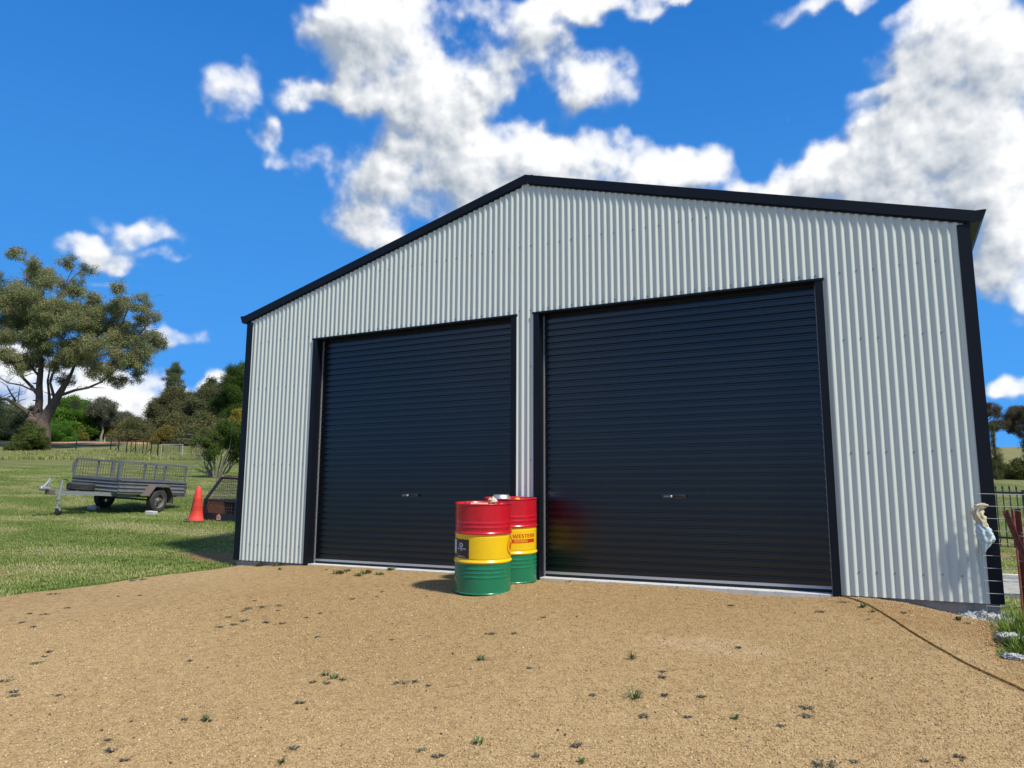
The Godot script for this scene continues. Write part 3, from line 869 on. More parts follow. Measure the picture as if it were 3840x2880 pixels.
	tree("hill_gum", "rusty-crowned gum on the hill cut by the right picture edge", Vector2(33.6, -173.2), 9.0, 11.0, "wide", "gum", red, Color(0.140, 0.119, 0.066), 1.0, "dark_bark", "tree", "gums on the hill at the right")
	tree("sapling", "thin feathery sapling standing before the hill gums", Vector2(16.0, -63.9), 4.9, 1.7, "cone", "needle", Color(0.078, 0.100, 0.022), Color(0.157, 0.163, 0.044), 0.4, "bark", "tree", "")
	tree("grey_gum", "blue-grey leafy gum at the right edge in front of the hill", Vector2(20.1, -67.5), 5.2, 3.4, "round", "gum", Color(0.056, 0.090, 0.061), Color(0.112, 0.156, 0.099), 0.2, "pale_bark", "tree", "")
	tree("low_shrub", "low dark green shrub at the foot of the feathery sapling", Vector2(15.8, -68.0), 1.5, 3.4, "bush", "leaf", Color(0.045, 0.069, 0.015), Color(0.090, 0.106, 0.024), 0.1, "bark", "shrub", "shrubs below the hill at the right")
	tree("low_shrub", "low yellowish shrub right of the small white post", Vector2(18.4, -67.0), 1.4, 3.6, "bush", "leaf", Color(0.067, 0.081, 0.020), Color(0.146, 0.150, 0.033), 0.1, "bark", "shrub", "shrubs below the hill at the right")

	# the shrub in front of the gum and the half-dead one near the trailer
	tree("round_shrub", "round green shrub in front of the big gum trunk", Vector2(-60.96, -32.15), 2.7, 3.4, "bush", "leaf", Color(0.06, 0.09, 0.016), Color(0.12, 0.145, 0.03), 0.0, "grey_twig", "shrub", "")
	var s := thing("leggy_shrub", "leggy half-dead shrub behind the rusty cage", "shrub", Vector3(-16.18, exact_h(-16.18, -13.89), -13.89), 0.47)
	st = start()
	var ends := []
	for i in 15:
		var a := rng.randf_range(-1.0, 1.0)
		var tip := Vector3(a * 1.05 + 0.15, rng.randf_range(0.9, 2.0), rng.randfn() * 0.4)
		var c := crooked(Vector3(a * 0.18, 0, rng.randfn() * 0.08), tip, 0.035, 0.01, 0.07)
		tube(st, c[0], c[1], 5)
		ends.append(tip)
	obj("stems", st, M.grey_twig, s)
	st = start()
	for i in 95:
		var base := Vector3(rng.randf_range(-0.9, -0.2), rng.randf_range(0.7, 1.6), rng.randfn() * 0.3)
		var c := crooked(base, base + Vector3(rng.randf_range(-0.65, 0.2), rng.randf_range(-0.3, 0.4), rng.randfn() * 0.3), 0.009, 0.004, 0.05, 4)
		tube(st, c[0], c[1], 3)
	for i in 14:
		var c := crooked(Vector3(rng.randf_range(-0.3, 0.0), 0.1, 0), Vector3(rng.randf_range(-1.5, -0.5), rng.randf_range(0.2, 1.0), rng.randfn() * 0.3), 0.012, 0.005, 0.08, 5)
		tube(st, c[0], c[1], 3)
	tag(obj("dead_twigs", st, M.grey_twig, s), "bare grey twigs on the shrub's left side")
	clumps = []
	for e in ends:
		if e.x > -0.55: clumps.append([e + Vector3(0, -0.1, 0), rng.randf_range(0.22, 0.38)])
	for i in 22:
		clumps.append([Vector3(rng.randf_range(-0.35, 1.05), rng.randf_range(0.75, 2.15), rng.randfn() * 0.35), rng.randf_range(0.16, 0.32)])
	foliage("foliage", clumps, spray(14, 0.14, 0.075, 0.02, 0.1, 6), 640.0, 0.9, Color(0.045, 0.085, 0.010), Color(0.11, 0.15, 0.025), s, M.leaves)

# ---------------------------------------------------------------- the shed
const PITCH := 0.0742
const DEPTH := 0.0082

func top_of_wall(x: float) -> float:
	return EAVE + 0.03 + RISE * minf(x, SHED_W - x)

# one corrugated sheet from x0 to x1, with an opening [a, b] below head if there is one
func wall_sheet(x0: float, x1: float, holes: Array, lift: float) -> ArrayMesh:
	var cuts := [x0, x1]
	var n := int(round((x1 - x0) / (PITCH / 10.0)))
	for i in range(1, n): cuts.append(lerpf(x0, x1, float(i) / n))
	for hole in holes:
		for e in [hole[0], hole[1]]:
			if e > x0 and e < x1: cuts.append(e)
	if SHED_W / 2 > x0 and SHED_W / 2 < x1: cuts.append(SHED_W / 2)
	cuts.sort()
	var v := PackedVector3Array()
	var nn := PackedVector3Array()
	for i in cuts.size() - 1:
		var a: float = cuts[i]
		var b: float = cuts[i + 1]
		if b - a < 1e-5: continue
		var low := 0.0
		for hole in holes:
			if (a + b) / 2 > hole[0] and (a + b) / 2 < hole[1]: low = DOOR_HEAD
		var p := []
		var m := []
		for x in [a, b]:
			var t: float = TAU * x / PITCH
			var z := DEPTH * cos(t) - DEPTH + lift
			var slope := -DEPTH * TAU / PITCH * sin(t)
			m.append(Vector3(-slope, 0, 1).normalized())
			p.append(Vector3(x, low, z)); p.append(Vector3(x, top_of_wall(x), z))
		for k in [[0, 0], [1, 0], [3, 1], [0, 0], [3, 1], [2, 1]]:
			v.append(p[k[0]]); nn.append(m[k[1]])
	var arr := []
	arr.resize(Mesh.ARRAY_MAX)
	arr[Mesh.ARRAY_VERTEX] = v
	arr[Mesh.ARRAY_NORMAL] = nn
	var mesh := ArrayMesh.new()
	mesh.add_surface_from_arrays(Mesh.PRIMITIVE_TRIANGLES, arr)
	return mesh

func slope_bar(st: SurfaceTool, x0: float, x1: float, under: float, tall: float, z0: float, z1: float) -> void:
	var y := func(x: float) -> float: return EAVE + under + RISE * minf(x, SHED_W - x)
	var a: float = y.call(x0)
	var b: float = y.call(x1)
	hexa(st, [Vector3(x0, a, z1), Vector3(x1, b, z1), Vector3(x1, b + tall, z1), Vector3(x0, a + tall, z1), Vector3(x0, a, z0), Vector3(x1, b, z0), Vector3(x1, b + tall, z0), Vector3(x0, a + tall, z0)])

func build_shed() -> void:
	var shed := thing("farm_shed", "large white corrugated gable shed with two dark roller doors and black trim", "shed")
	var doors := [[1.259, 4.385], [4.607, 7.746]]
	var holes := []
	for d in doors: holes.append([d[0] + 0.035, d[1] - 0.035])
	var x := 0.035
	var k := 0
	while x < SHED_W - 0.04:
		var e := minf(x + PITCH * 10.0, SHED_W - 0.04)
		mesh_node("wall_sheet", wall_sheet(x, minf(e + PITCH * 0.35, SHED_W - 0.04), holes, 0.0015 * (k % 2)), M.cladding, shed)
		x = e
		k += 1
	# the other walls, the roof and the slab
	var st := start()
	box(st, Vector3(-0.004, 0.0, -12.0), Vector3(0.02, EAVE + 0.05, -0.03))
	obj("side_wall", st, M.cladding, shed)
	st = start()
	box(st, Vector3(SHED_W - 0.02, 0.0, -12.0), Vector3(SHED_W + 0.004 - 0.006, EAVE + 0.05, -0.03))
	obj("side_wall", st, M.cladding, shed)
	st = start()
	for s in [[0.0, 4.5], [4.5, 9.0]]:
		var p := []
		for z in [-11.98, -12.02]:
			for q in [[s[0], 0.0], [s[1], 0.0], [s[1], top_of_wall(s[1])], [s[0], top_of_wall(s[0])]]: p.append(Vector3(q[0], q[1], z))
		hexa(st, p)
	obj("back_wall", st, M.cladding, shed)
	for s in [[-0.06, 4.499], [4.501, 9.06]]:
		st = start()
		var yy := func(xx: float) -> float: return EAVE + 0.062 + RISE * minf(xx, SHED_W - xx)
		var p := []
		for z in [0.0, -12.1]:
			p.append(Vector3(s[0], yy.call(s[0]), z)); p.append(Vector3(s[1], yy.call(s[1]), z)); p.append(Vector3(s[1], yy.call(s[1]) + 0.03, z)); p.append(Vector3(s[0], yy.call(s[0]) + 0.03, z))
		hexa(st, p)
		obj("roof_sheet", st, M.trim, shed)
	st = start()
	bar(st, Vector3(4.5, 4.745, -0.02), Vector3(4.5, 4.745, -12.1), 0.16, 0.012)
	obj("ridge_cap", st, M.trim, shed)
	st = start()
	box(st, Vector3(0.0, -0.5, -12.0), Vector3(SHED_W - 0.02, -0.002, -0.034))
	obj("slab", st, M.concrete_old, shed)

	# barge capping along the two rakes, with its recessed lower lip
	for s in [[-0.062, 4.4988], [4.5012, 9.062]]:
		st = start()
		slope_bar(st, s[0], s[1], 0.0, 0.109, -0.04, 0.019)
		slope_bar(st, s[0] + 0.05, s[1] - 0.05, -0.017, 0.016, -0.03, 0.007)
		obj("barge_capping", st, M.trim, shed)
	# gutters along the sides
	for s in [-1.0, 1.0]:
		st = start()
		var ox := 0.0 if s < 0 else SHED_W
		var prof := [Vector2(0.004, 3.375), Vector2(0.095, 3.375), Vector2(0.112, 3.395), Vector2(0.142, 3.468), Vector2(0.150, 3.480), Vector2(0.135, 3.484), Vector2(0.004, 3.484)]
		for i in prof.size():
			var a: Vector2 = prof[i]
			var b: Vector2 = prof[(i + 1) % prof.size()]
			quad(st, Vector3(ox + s * a.x, a.y, 0.018), Vector3(ox + s * b.x, b.y, 0.018), Vector3(ox + s * b.x, b.y, -12.1), Vector3(ox + s * a.x, a.y, -12.1))
		for z in [0.018, -12.1]:
			for i in range(1, prof.size() - 1):
				tri(st, Vector3(ox + s * prof[0].x, prof[0].y, z), Vector3(ox + s * prof[i].x, prof[i].y, z), Vector3(ox + s * prof[i + 1].x, prof[i + 1].y, z))
		obj("gutter", st, M.trim, shed)
	# corner flashings
	for s in [0, 1]:
		st = start()
		var a := -0.012 if s == 0 else SHED_W - 0.092
		box(st, Vector3(a, 0.0, -0.06), Vector3(a + 0.104, EAVE - 0.02, 0.008))
		obj("corner_flashing", st, M.trim, shed)
	# screws in the valleys of the sheets
	st = start()
	for row in [0.22, 1.31, 2.39, 3.065, 3.85]:
		var i := 1
		var gap := 0
		while (i + 0.5) * PITCH < SHED_W - 0.1:
			var sx := (i + 0.5) * PITCH
			var skip: bool = sx < 0.12 or row > top_of_wall(sx) - 0.2
			for d in doors:
				if sx > d[0] - 0.03 and sx < d[1] + 0.03 and row < DOOR_HEAD + 0.02: skip = true
			if not skip:
				var at := Transform3D(Basis(Vector3.RIGHT, PI / 2), Vector3(sx, row + rng.randf_range(-0.006, 0.006), -2.0 * DEPTH))
				lathe(st, [Vector2(0.010, 0.0), Vector2(0.0095, 0.003), Vector2(0.0062, 0.0035), Vector2(0.006, 0.009), Vector2(0.0, 0.010)], 6, at, false)
			i += [2, 2, 3][gap % 3]
			gap += 1
	tag(obj("screws", st, M.screw, shed), "", "", "", "stuff")

	for n in 2:
		var a: float = doors[n][0]
		var b: float = doors[n][1]
		# frame: two jambs and a head
		for s in [0, 1]:
			st = start()
			var jx := a if s == 0 else b - 0.072
			box(st, Vector3(jx, -0.03, -0.165), Vector3(jx + 0.072, DOOR_HEAD - 0.002, 0.010))
			obj("door_jamb", st, M.trim, shed)
		st = start()
		box(st, Vector3(a - 0.014, DOOR_HEAD - 0.0, -0.165), Vector3(b + 0.010, DOOR_HEAD + 0.022, 0.014))
		obj("door_head", st, M.trim, shed)
		st = start()
		soft_box(st, Vector3(a + 0.073, -0.3, -0.30), Vector3(b - 0.073, 0.003, 0.004), 0.006)
		obj("door_sill", st, M.concrete, shed)
		# curtain of slats between galvanised guides
		var door: Node3D = Node3D.new()
		door.name = "roller_door" if n == 0 else "roller_door_001"
		shed.add_child(door)
		var slat_count := 40
		var tall := 0.0768
		var prof := [Vector2(0.0, -0.1520), Vector2(0.0015, -0.1245), Vector2(0.044, -0.1240), Vector2(0.0462, -0.1310), Vector2(0.0498, -0.1310), Vector2(0.052, -0.1240), Vector2(0.0605, -0.1245), Vector2(0.0620, -0.1520), Vector2(tall + 0.0001, -0.1520)]
		var wob := 0.0
		for row in slat_count:
			st = start()
			var y0 := 0.062 + row * tall
			var bits := 14
			for j in bits:
				var xa := lerpf(a + 0.085, b - 0.085, float(j) / bits)
				var xb := lerpf(a + 0.085, b - 0.085, float(j + 1) / bits)
				for i in prof.size() - 1:
					var wa := 0.0012 * patches.get_noise_2d(xa * 90.0, y0 * 60.0 + n * 300.0)
					var wb := 0.0012 * patches.get_noise_2d(xb * 90.0, y0 * 60.0 + n * 300.0)
					quad(st, Vector3(xa, y0 + prof[i].x, prof[i].y + wa), Vector3(xb, y0 + prof[i].x, prof[i].y + wb), Vector3(xb, y0 + prof[i + 1].x, prof[i + 1].y + wb), Vector3(xa, y0 + prof[i + 1].x, prof[i + 1].y + wa))
			obj("slat", st, M.door, door)
		st = start()
		box(st, Vector3(a + 0.085, 0.034, -0.140), Vector3(b - 0.085, 0.061, -0.121))
		obj("bottom_rail", st, M.alloy, door)
		st = start()
		box(st, Vector3(a + 0.085, 0.0045, -0.134), Vector3(b - 0.085, 0.0335, -0.127))
		obj("bottom_seal", st, M.rubber, door)
		for s in [0, 1]:
			st = start()
			var gx := a + 0.0725 if s == 0 else b - 0.0865
			box(st, Vector3(gx, 0.004, -0.150), Vector3(gx + 0.014, DOOR_HEAD - 0.003, -0.112))
			for i in 38:
				var gy := 0.06 + i * 0.0768
				box(st, Vector3(gx + 0.004 if s == 0 else gx - 0.006, gy, -0.118), Vector3(gx + 0.020 if s == 0 else gx + 0.010, gy + 0.010, -0.1115))
			obj("guide_rail", st, M.galv, door)
		# lock plate with its lift handle
		var hx := 2.833 if n == 0 else 6.177
		var hy := 0.895
		st = start()
		soft_box(st, Vector3(hx - 0.125, hy - 0.022, -0.126), Vector3(hx + 0.125, hy + 0.024, -0.1165), 0.003)
		obj("lock_plate", st, M.handle, door)
		st = start()
		tube(st, [Vector3(hx - 0.01, hy - 0.008, -0.116), Vector3(hx + 0.01, hy + 0.006, -0.098), Vector3(hx + 0.06, hy + 0.010, -0.092), Vector3(hx + 0.105, hy + 0.004, -0.098), Vector3(hx + 0.118, hy - 0.008, -0.116)], [0.007], 6)
		obj("lift_handle", st, M.rubber, door)
		st = start()
		lathe(st, [Vector2(0.013, 0.0), Vector2(0.013, 0.006), Vector2(0.0, 0.0065)], 12, Transform3D(Basis(Vector3.RIGHT, PI / 2), Vector3(hx - 0.028, hy, -0.1165)))
		obj("lock_barrel", st, M.alloy, door)
		st = start()
		for i in 6: box(st, Vector3(hx - 0.105 + i * 0.010, hy - 0.005, -0.1166), Vector3(hx - 0.0975 + i * 0.010, hy + 0.005 + 0.002 * (i % 2), -0.1160))
		obj("lock_print", st, M.handle_print, door)

	# concrete that spilled under the right corner
	st = start()
	lump(st, Vector3(8.86, -0.20, -0.01), Vector3(0.24, 0.115, 0.10), 0.6, 61, 30, 50, 3.2)
	lump(st, Vector3(8.99, -0.22, 0.12), Vector3(0.12, 0.12, 0.18), 0.6, 62, 26, 40, 3.2)
	lump(st, Vector3(8.46, -0.15, -0.03), Vector3(0.20, 0.05, 0.07), 0.8, 63, 14, 24, 4.0)
	obj("footing", st, M.spill, shed)

# ---------------------------------------------------------------- things in the yard
func band(st: SurfaceTool, r: float, a0: float, a1: float, y0: float, y1: float) -> void:
	var n := maxi(2, int(absf(a1 - a0) / 4.0))
	st.set_smooth_group(0)
	for i in n:
		var p := deg_to_rad(lerpf(a0, a1, float(i) / n))
		var q := deg_to_rad(lerpf(a0, a1, float(i + 1) / n))
		quad(st, Vector3(sin(p) * r, y0, cos(p) * r), Vector3(sin(q) * r, y0, cos(q) * r), Vector3(sin(q) * r, y1, cos(q) * r), Vector3(sin(p) * r, y1, cos(p) * r))

# lettering bent round a drum: centred at angle a and height y, w wide and h high
func lettering(called: String, text: String, a: float, y: float, w: float, h: float, r: float, m: Material, parent: Node, slant := 0.0) -> void:
	var f := SystemFont.new()
	f.font_names = PackedStringArray(["Droid Sans"])
	f.font_weight = 700
	var t := TextMesh.new()
	t.font = f
	t.font_size = 48
	t.pixel_size = 0.01
	t.depth = 0.02
	t.text = text
	var arr := t.get_mesh_arrays()
	var v: PackedVector3Array = arr[Mesh.ARRAY_VERTEX]
	var lo := Vector3.INF
	var hi := -Vector3.INF
	for p in v:
		lo = lo.min(p); hi = hi.max(p)
	var n := PackedVector3Array()
	for i in v.size():
		var u := (v[i] - lo) / (hi - lo)
		var ang := deg_to_rad(a) + ((u.x - 0.5) * w + slant * (u.y - 0.5) * h) / r
		var rr := r + u.z * 0.0006
		v[i] = Vector3(sin(ang) * rr, y + (u.y - 0.5) * h, cos(ang) * rr)
		n.append(Vector3(sin(ang), 0, cos(ang)))
	var out := []
	out.resize(Mesh.ARRAY_MAX)
	out[Mesh.ARRAY_VERTEX] = v
	out[Mesh.ARRAY_NORMAL] = n
	out[Mesh.ARRAY_INDEX] = arr[Mesh.ARRAY_INDEX]
	var mesh := ArrayMesh.new()
	mesh.add_surface_from_arrays(Mesh.PRIMITIVE_TRIANGLES, out)
	mesh_node(called, mesh, m, parent)

func drum_profile(y0: float, y1: float) -> Array:
	# the whole side, sampled finely: two rolling hoops and three beads in the upper and lower thirds
	var out := []
	var n := maxi(2, int((y1 - y0) / 0.0035))
	for i in n + 1:
		var y := lerpf(y0, y1, float(i) / n)
		var r := 0.284
		for hoop in [0.310, 0.588]: r += 0.011 * exp(-pow((y - hoop) / 0.013, 2))
		for bead in [0.165, 0.205, 0.245, 0.648, 0.690]: r += 0.0042 * exp(-pow((y - bead) / 0.010, 2))
		for line in [0.335, 0.562]: r -= 0.003 * exp(-pow((y - line) / 0.006, 2))
		out.append(Vector2(r, y))
	return out

func build_drums() -> void:
	var d := thing("oil_drum", "front red, yellow and green striped oil drum with black sticker and stone on top", "oil drum", Vector3(4.46, gravel_h(4.46, 0.90) - 0.004, 0.90), deg_to_rad(104.0), "striped oil drums by the doors")
	var H := 0.880
	var tilt := Basis(Vector3(0.875, 0, -0.485).normalized(), 0.05)   # the drums lean with the slope of the yard
	d.basis = tilt * d.basis
	var st := start()
	lathe(st, [Vector2(0.0, 0.012), Vector2(0.276, 0.012), Vector2(0.280, 0.002), Vector2(0.288, 0.0), Vector2(0.2905, 0.006), Vector2(0.288, 0.014), Vector2(0.284, 0.016)] + drum_profile(0.018, 0.296), 72, Transform3D.IDENTITY, true, 0.009)
	obj("green_band", st, M.drum_green, d)
	st = start()
	lathe(st, drum_profile(0.296, 0.580), 72, Transform3D.IDENTITY, true, 0.0)
	obj("yellow_band", st, M.drum_yellow, d)
	st = start()
	lathe(st, drum_profile(0.580, H - 0.018) + [Vector2(0.2845, H - 0.014), Vector2(0.288, H - 0.012), Vector2(0.2905, H - 0.005), Vector2(0.288, H), Vector2(0.281, H), Vector2(0.278, H - 0.004), Vector2(0.276, H - 0.018), Vector2(0.268, H - 0.020), Vector2(0.22, H - 0.019), Vector2(0.21, H - 0.016), Vector2(0.0, H - 0.0155)], 72, Transform3D.IDENTITY, true, 0.009)
	obj("red_band", st, M.drum_red, d)
	for q in [[-0.19, 0.045, 0.030], [0.19, -0.03, 0.045]]:
		st = start()
		lathe(st, [Vector2(q[2], 0.0), Vector2(q[2], 0.012), Vector2(q[2] * 0.86, 0.015), Vector2(q[2] * 0.8, 0.009), Vector2(q[2] * 0.3, 0.009), Vector2(q[2] * 0.25, 0.014), Vector2(0.0, 0.014)], 20, Transform3D(Basis(), Vector3(-cos(deg_to_rad(104.0)) * 0.0 + q[1], H - 0.0155, q[0])))
		obj("bung", st, M.drum_red, d)
	# black sticker
	st = start()
	band(st, 0.2852, -141.0, -104.0, 0.345, 0.530)
	obj("black_label", st, M.label_black, d)
	st = start()
	band(st, 0.2852, -186.0, -141.4, 0.345, 0.530)
	obj("black_label", st, M.label_black, d)
	st = start()
	band(st, 0.2857, -184.0, -143.0, 0.385, 0.520)
	obj("white_label", st, M.white_print, d)
	st = start()
	for i in 7: band(st, 0.2861, -182.0 + (i % 2) * 3.0, -145.0 - (i % 3) * 5.0, 0.395 + i * 0.017, 0.399 + i * 0.017)
	obj("label_print", st, M.label_black, d)
	# grey oval emblem on the sticker
	st = start()
	for i in 20:
		var a := TAU * i / 20
		var b := TAU * (i + 1) / 20
		var at := func(t: float, s: float) -> Vector3:
			var g := deg_to_rad(-125.0) + cos(t) * 0.031 * s / 0.2858
			return Vector3(sin(g) * 0.2858, 0.472 + sin(t) * 0.024 * s, cos(g) * 0.2858)
		tri(st, at.call(0.0, 0.0), at.call(a, 1.0), at.call(b, 1.0))
	obj("oval_emblem", st, M.label_grey, d)
	lettering("lettering", "GWO", -125.0, 0.472, 0.034, 0.018, 0.2860, M.label_dark_grey, d)
	lettering("lettering", "GULF WESTERN OIL", -124.0, 0.437, 0.128, 0.013, 0.2856, M.white_print, d)
	lettering("lettering", "AUSTRALIA", -124.5, 0.422, 0.045, 0.006, 0.2856, M.white_print, d)
	st = start()
	for i in 2: band(st, 0.2856, -137.0, -112.0 - i * 6.0, 0.357 + i * 0.007, 0.3595 + i * 0.007)
	obj("label_print", st, M.white_print, d)
	# drop emblem in two rings
	for ring in [[0.088, 0.081], [0.073, 0.068], [0.036, 0.0]]:
		st = start()
		var pts := []
		for s in ring:
			var loop := []
			for i in 40:
				var t := TAU * i / 40
				var y: float = -cos(t) * s * (1.0 if cos(t) > 0 else 1.35)
				var xx: float = sin(t) * s * (1.0 if cos(t) > 0 else 1.0 + 0.45 * cos(t))
				loop.append(Vector3(sin(xx / 0.284) * 0.2851, 0.452 + y, cos(xx / 0.284) * 0.2851))
			pts.append(loop)
		for i in 40: quad(st, pts[0][i], pts[0][(i + 1) % 40], pts[1][(i + 1) % 40], pts[1][i])
		obj("drop_emblem", st, M.drum_print, d)
	lettering("lettering", "WESTERN", 47.0, 0.492, 0.29, 0.040, 0.2848, M.drum_print, d)
	st = start()
	band(st, 0.2851, 17.5, 76.0, 0.420, 0.458)
	obj("red_bar", st, M.drum_print, d)
	lettering("lettering", "DISTANCE", 37.0, 0.439, 0.155, 0.024, 0.2854, M.drum_yellow, d)
	var back := dup(d, Vector3(4.475, gravel_h(4.475, 0.318) + 0.012, 0.318), deg_to_rad(14.0), "rear red, yellow and green oil drum lettered WESTERN beside the white pier")
	back.basis = tilt * Basis(Vector3.UP, deg_to_rad(14.0))
	st = start()
	lathe(st, [Vector2(0.026, 0.0), Vector2(0.026, 0.012), Vector2(0.021, 0.020), Vector2(0.0, 0.021)], 16, Transform3D(Basis(), Vector3(0.10, H - 0.0155, 0.12)))
	obj("plug", st, M.drum_yellow, back)
	# pale scuffed paper on the front drum's lid
	st = start()
	var q := [Vector3(0.0, 0, -0.08), Vector3(0.10, 0, -0.06), Vector3(0.19, 0, 0.04), Vector3(0.06, 0, 0.06)]
	box(st, Vector3(-0.05, H - 0.0152, -0.09), Vector3(0.16, H - 0.0142, 0.09), Transform3D(Basis(Vector3.UP, 0.25), Vector3(0.02, 0, -0.05)))
	obj("lid_sticker", st, M.paper, d)

	st = start()
	lump(st, Vector3(0, 0.036, 0), Vector3(0.043, 0.037, 0.038), 0.75, 17, 14, 18, 1.7)
	var o := obj("stone", st, M.sandstone)
	o.transform = Transform3D(tilt, d.position + tilt * (Vector3(0.875, 0, -0.485) * 0.090 + Vector3(0.485, 0, 0.875) * 0.17 + Vector3(0, H - 0.016, 0)))
	tag(o, "cream sandstone lump sitting on the front oil drum's lid", "stone")
	st = start()
	lathe(st, [Vector2(0.104, 0.0), Vector2(0.106, 0.003), Vector2(0.104, 0.006), Vector2(0.099, 0.008), Vector2(0.086, 0.046), Vector2(0.082, 0.050), Vector2(0.0, 0.051)], 36)
	o = obj("cake_tin", st, M.tin)
	o.transform = Transform3D(tilt, back.position + tilt * (Vector3(0.875, 0, -0.485) * -0.105 + Vector3(0.485, 0, 0.875) * 0.08 + Vector3(0, H - 0.015, 0)))
	tag(o, "upturned silver cake tin on the rear oil drum's lid", "cake tin")

func build_yard() -> void:
	# traffic cone
	var at := Vector3(-4.56, 0.0, -3.17)
	at.y = height(at.x, at.z)
	var cone := thing("traffic_cone", "faded red-orange traffic cone on the grass beside the trailer", "traffic cone", at, 0.5)
	cone.rotation.z = -0.03
	var st := start()
	soft_box(st, Vector3(-0.19, 0.0, -0.19), Vector3(0.19, 0.028, 0.19), 0.01)
	obj("base", st, M.cone_base, cone)
	st = start()
	lathe(st, [Vector2(0.158, 0.028), Vector2(0.156, 0.045), Vector2(0.148, 0.06), Vector2(0.132, 0.12), Vector2(0.1155, 0.245), Vector2(0.1175, 0.25), Vector2(0.094, 0.40), Vector2(0.096, 0.405), Vector2(0.072, 0.56), Vector2(0.046, 0.69), Vector2(0.040, 0.705), Vector2(0.028, 0.715), Vector2(0.0, 0.717)], 32)
	obj("cone_body", st, M.cone, cone)

	# chock blocks at the trailer's wheels
	for b in [[-7.83, -4.62, "pale concrete block against the trailer's near wheel", 0.25], [-9.60, -4.32, "pale concrete block against the trailer's far wheel", 0.35]]:
		st = start()
		soft_box(st, Vector3(-0.12, -0.02, -0.08), Vector3(0.12, 0.075, 0.08), 0.008)
		var o := obj("concrete_block", st, M.block)
		o.position = Vector3(b[0], height(b[0], b[1]) + 0.012, b[1])
		o.rotation = Vector3(0.03, b[3], -0.07)
		tag(o, b[2], "block", "chock blocks at the trailer wheels")

	# yellow hose lying over the gravel
	var pts := []
	var way := [Vector2(7.76, 0.04), Vector2(7.83, 0.14), Vector2(7.93, 0.36), Vector2(8.13, 0.84), Vector2(8.33, 1.35), Vector2(8.49, 1.69), Vector2(8.66, 1.98), Vector2(8.84, 2.24), Vector2(9.02, 2.52), Vector2(9.25, 2.9)]
	var curve := Curve3D.new()
	for i in way.size():
		var tan: Vector2 = (way[mini(i + 1, way.size() - 1)] - way[maxi(i - 1, 0)]) * 0.17
		curve.add_point(Vector3(way[i].x, 0, way[i].y), -Vector3(tan.x, 0, tan.y), Vector3(tan.x, 0, tan.y))
	curve.bake_interval = 0.025
	for p in curve.get_baked_points():
		var wave := 0.006 * patches.get_noise_2d(p.x * 60.0, 4.0)
		pts.append(Vector3(p.x + wave, gravel_h(p.x, p.z) + 0.008, p.z + wave))
	st = start()
	tube(st, pts, [0.0055], 8)
	tag(obj("garden_hose", st, M.hose), "yellow-brown garden hose trailing from the right door across the gravel", "hose")

	# broken concrete at the right edge of the gravel
	var rocks := [[8.97, 0.70, 0.085, 0.04, 0.09, "pale broken concrete lump below the shed's right corner"], [8.89, 1.26, 0.085, 0.032, 0.08, "flat white concrete lump half buried beside the green grass"], [8.86, 1.66, 0.07, 0.02, 0.05, "low chalky concrete scrap farthest from the shed corner"]]
	for i in rocks.size():
		var r: Array = rocks[i]
		st = start()
		lump(st, Vector3.ZERO, Vector3(r[2], r[3], r[4]), 0.65, 70 + i, 24, 36, 3.0)
		var o := obj("concrete_lump", st, M.spill)
		o.position = Vector3(r[0], gravel_h(r[0], r[1]) + r[3] * 0.1, r[1])
		tag(o, r[5], "rubble", "concrete lumps at the shed's right corner")

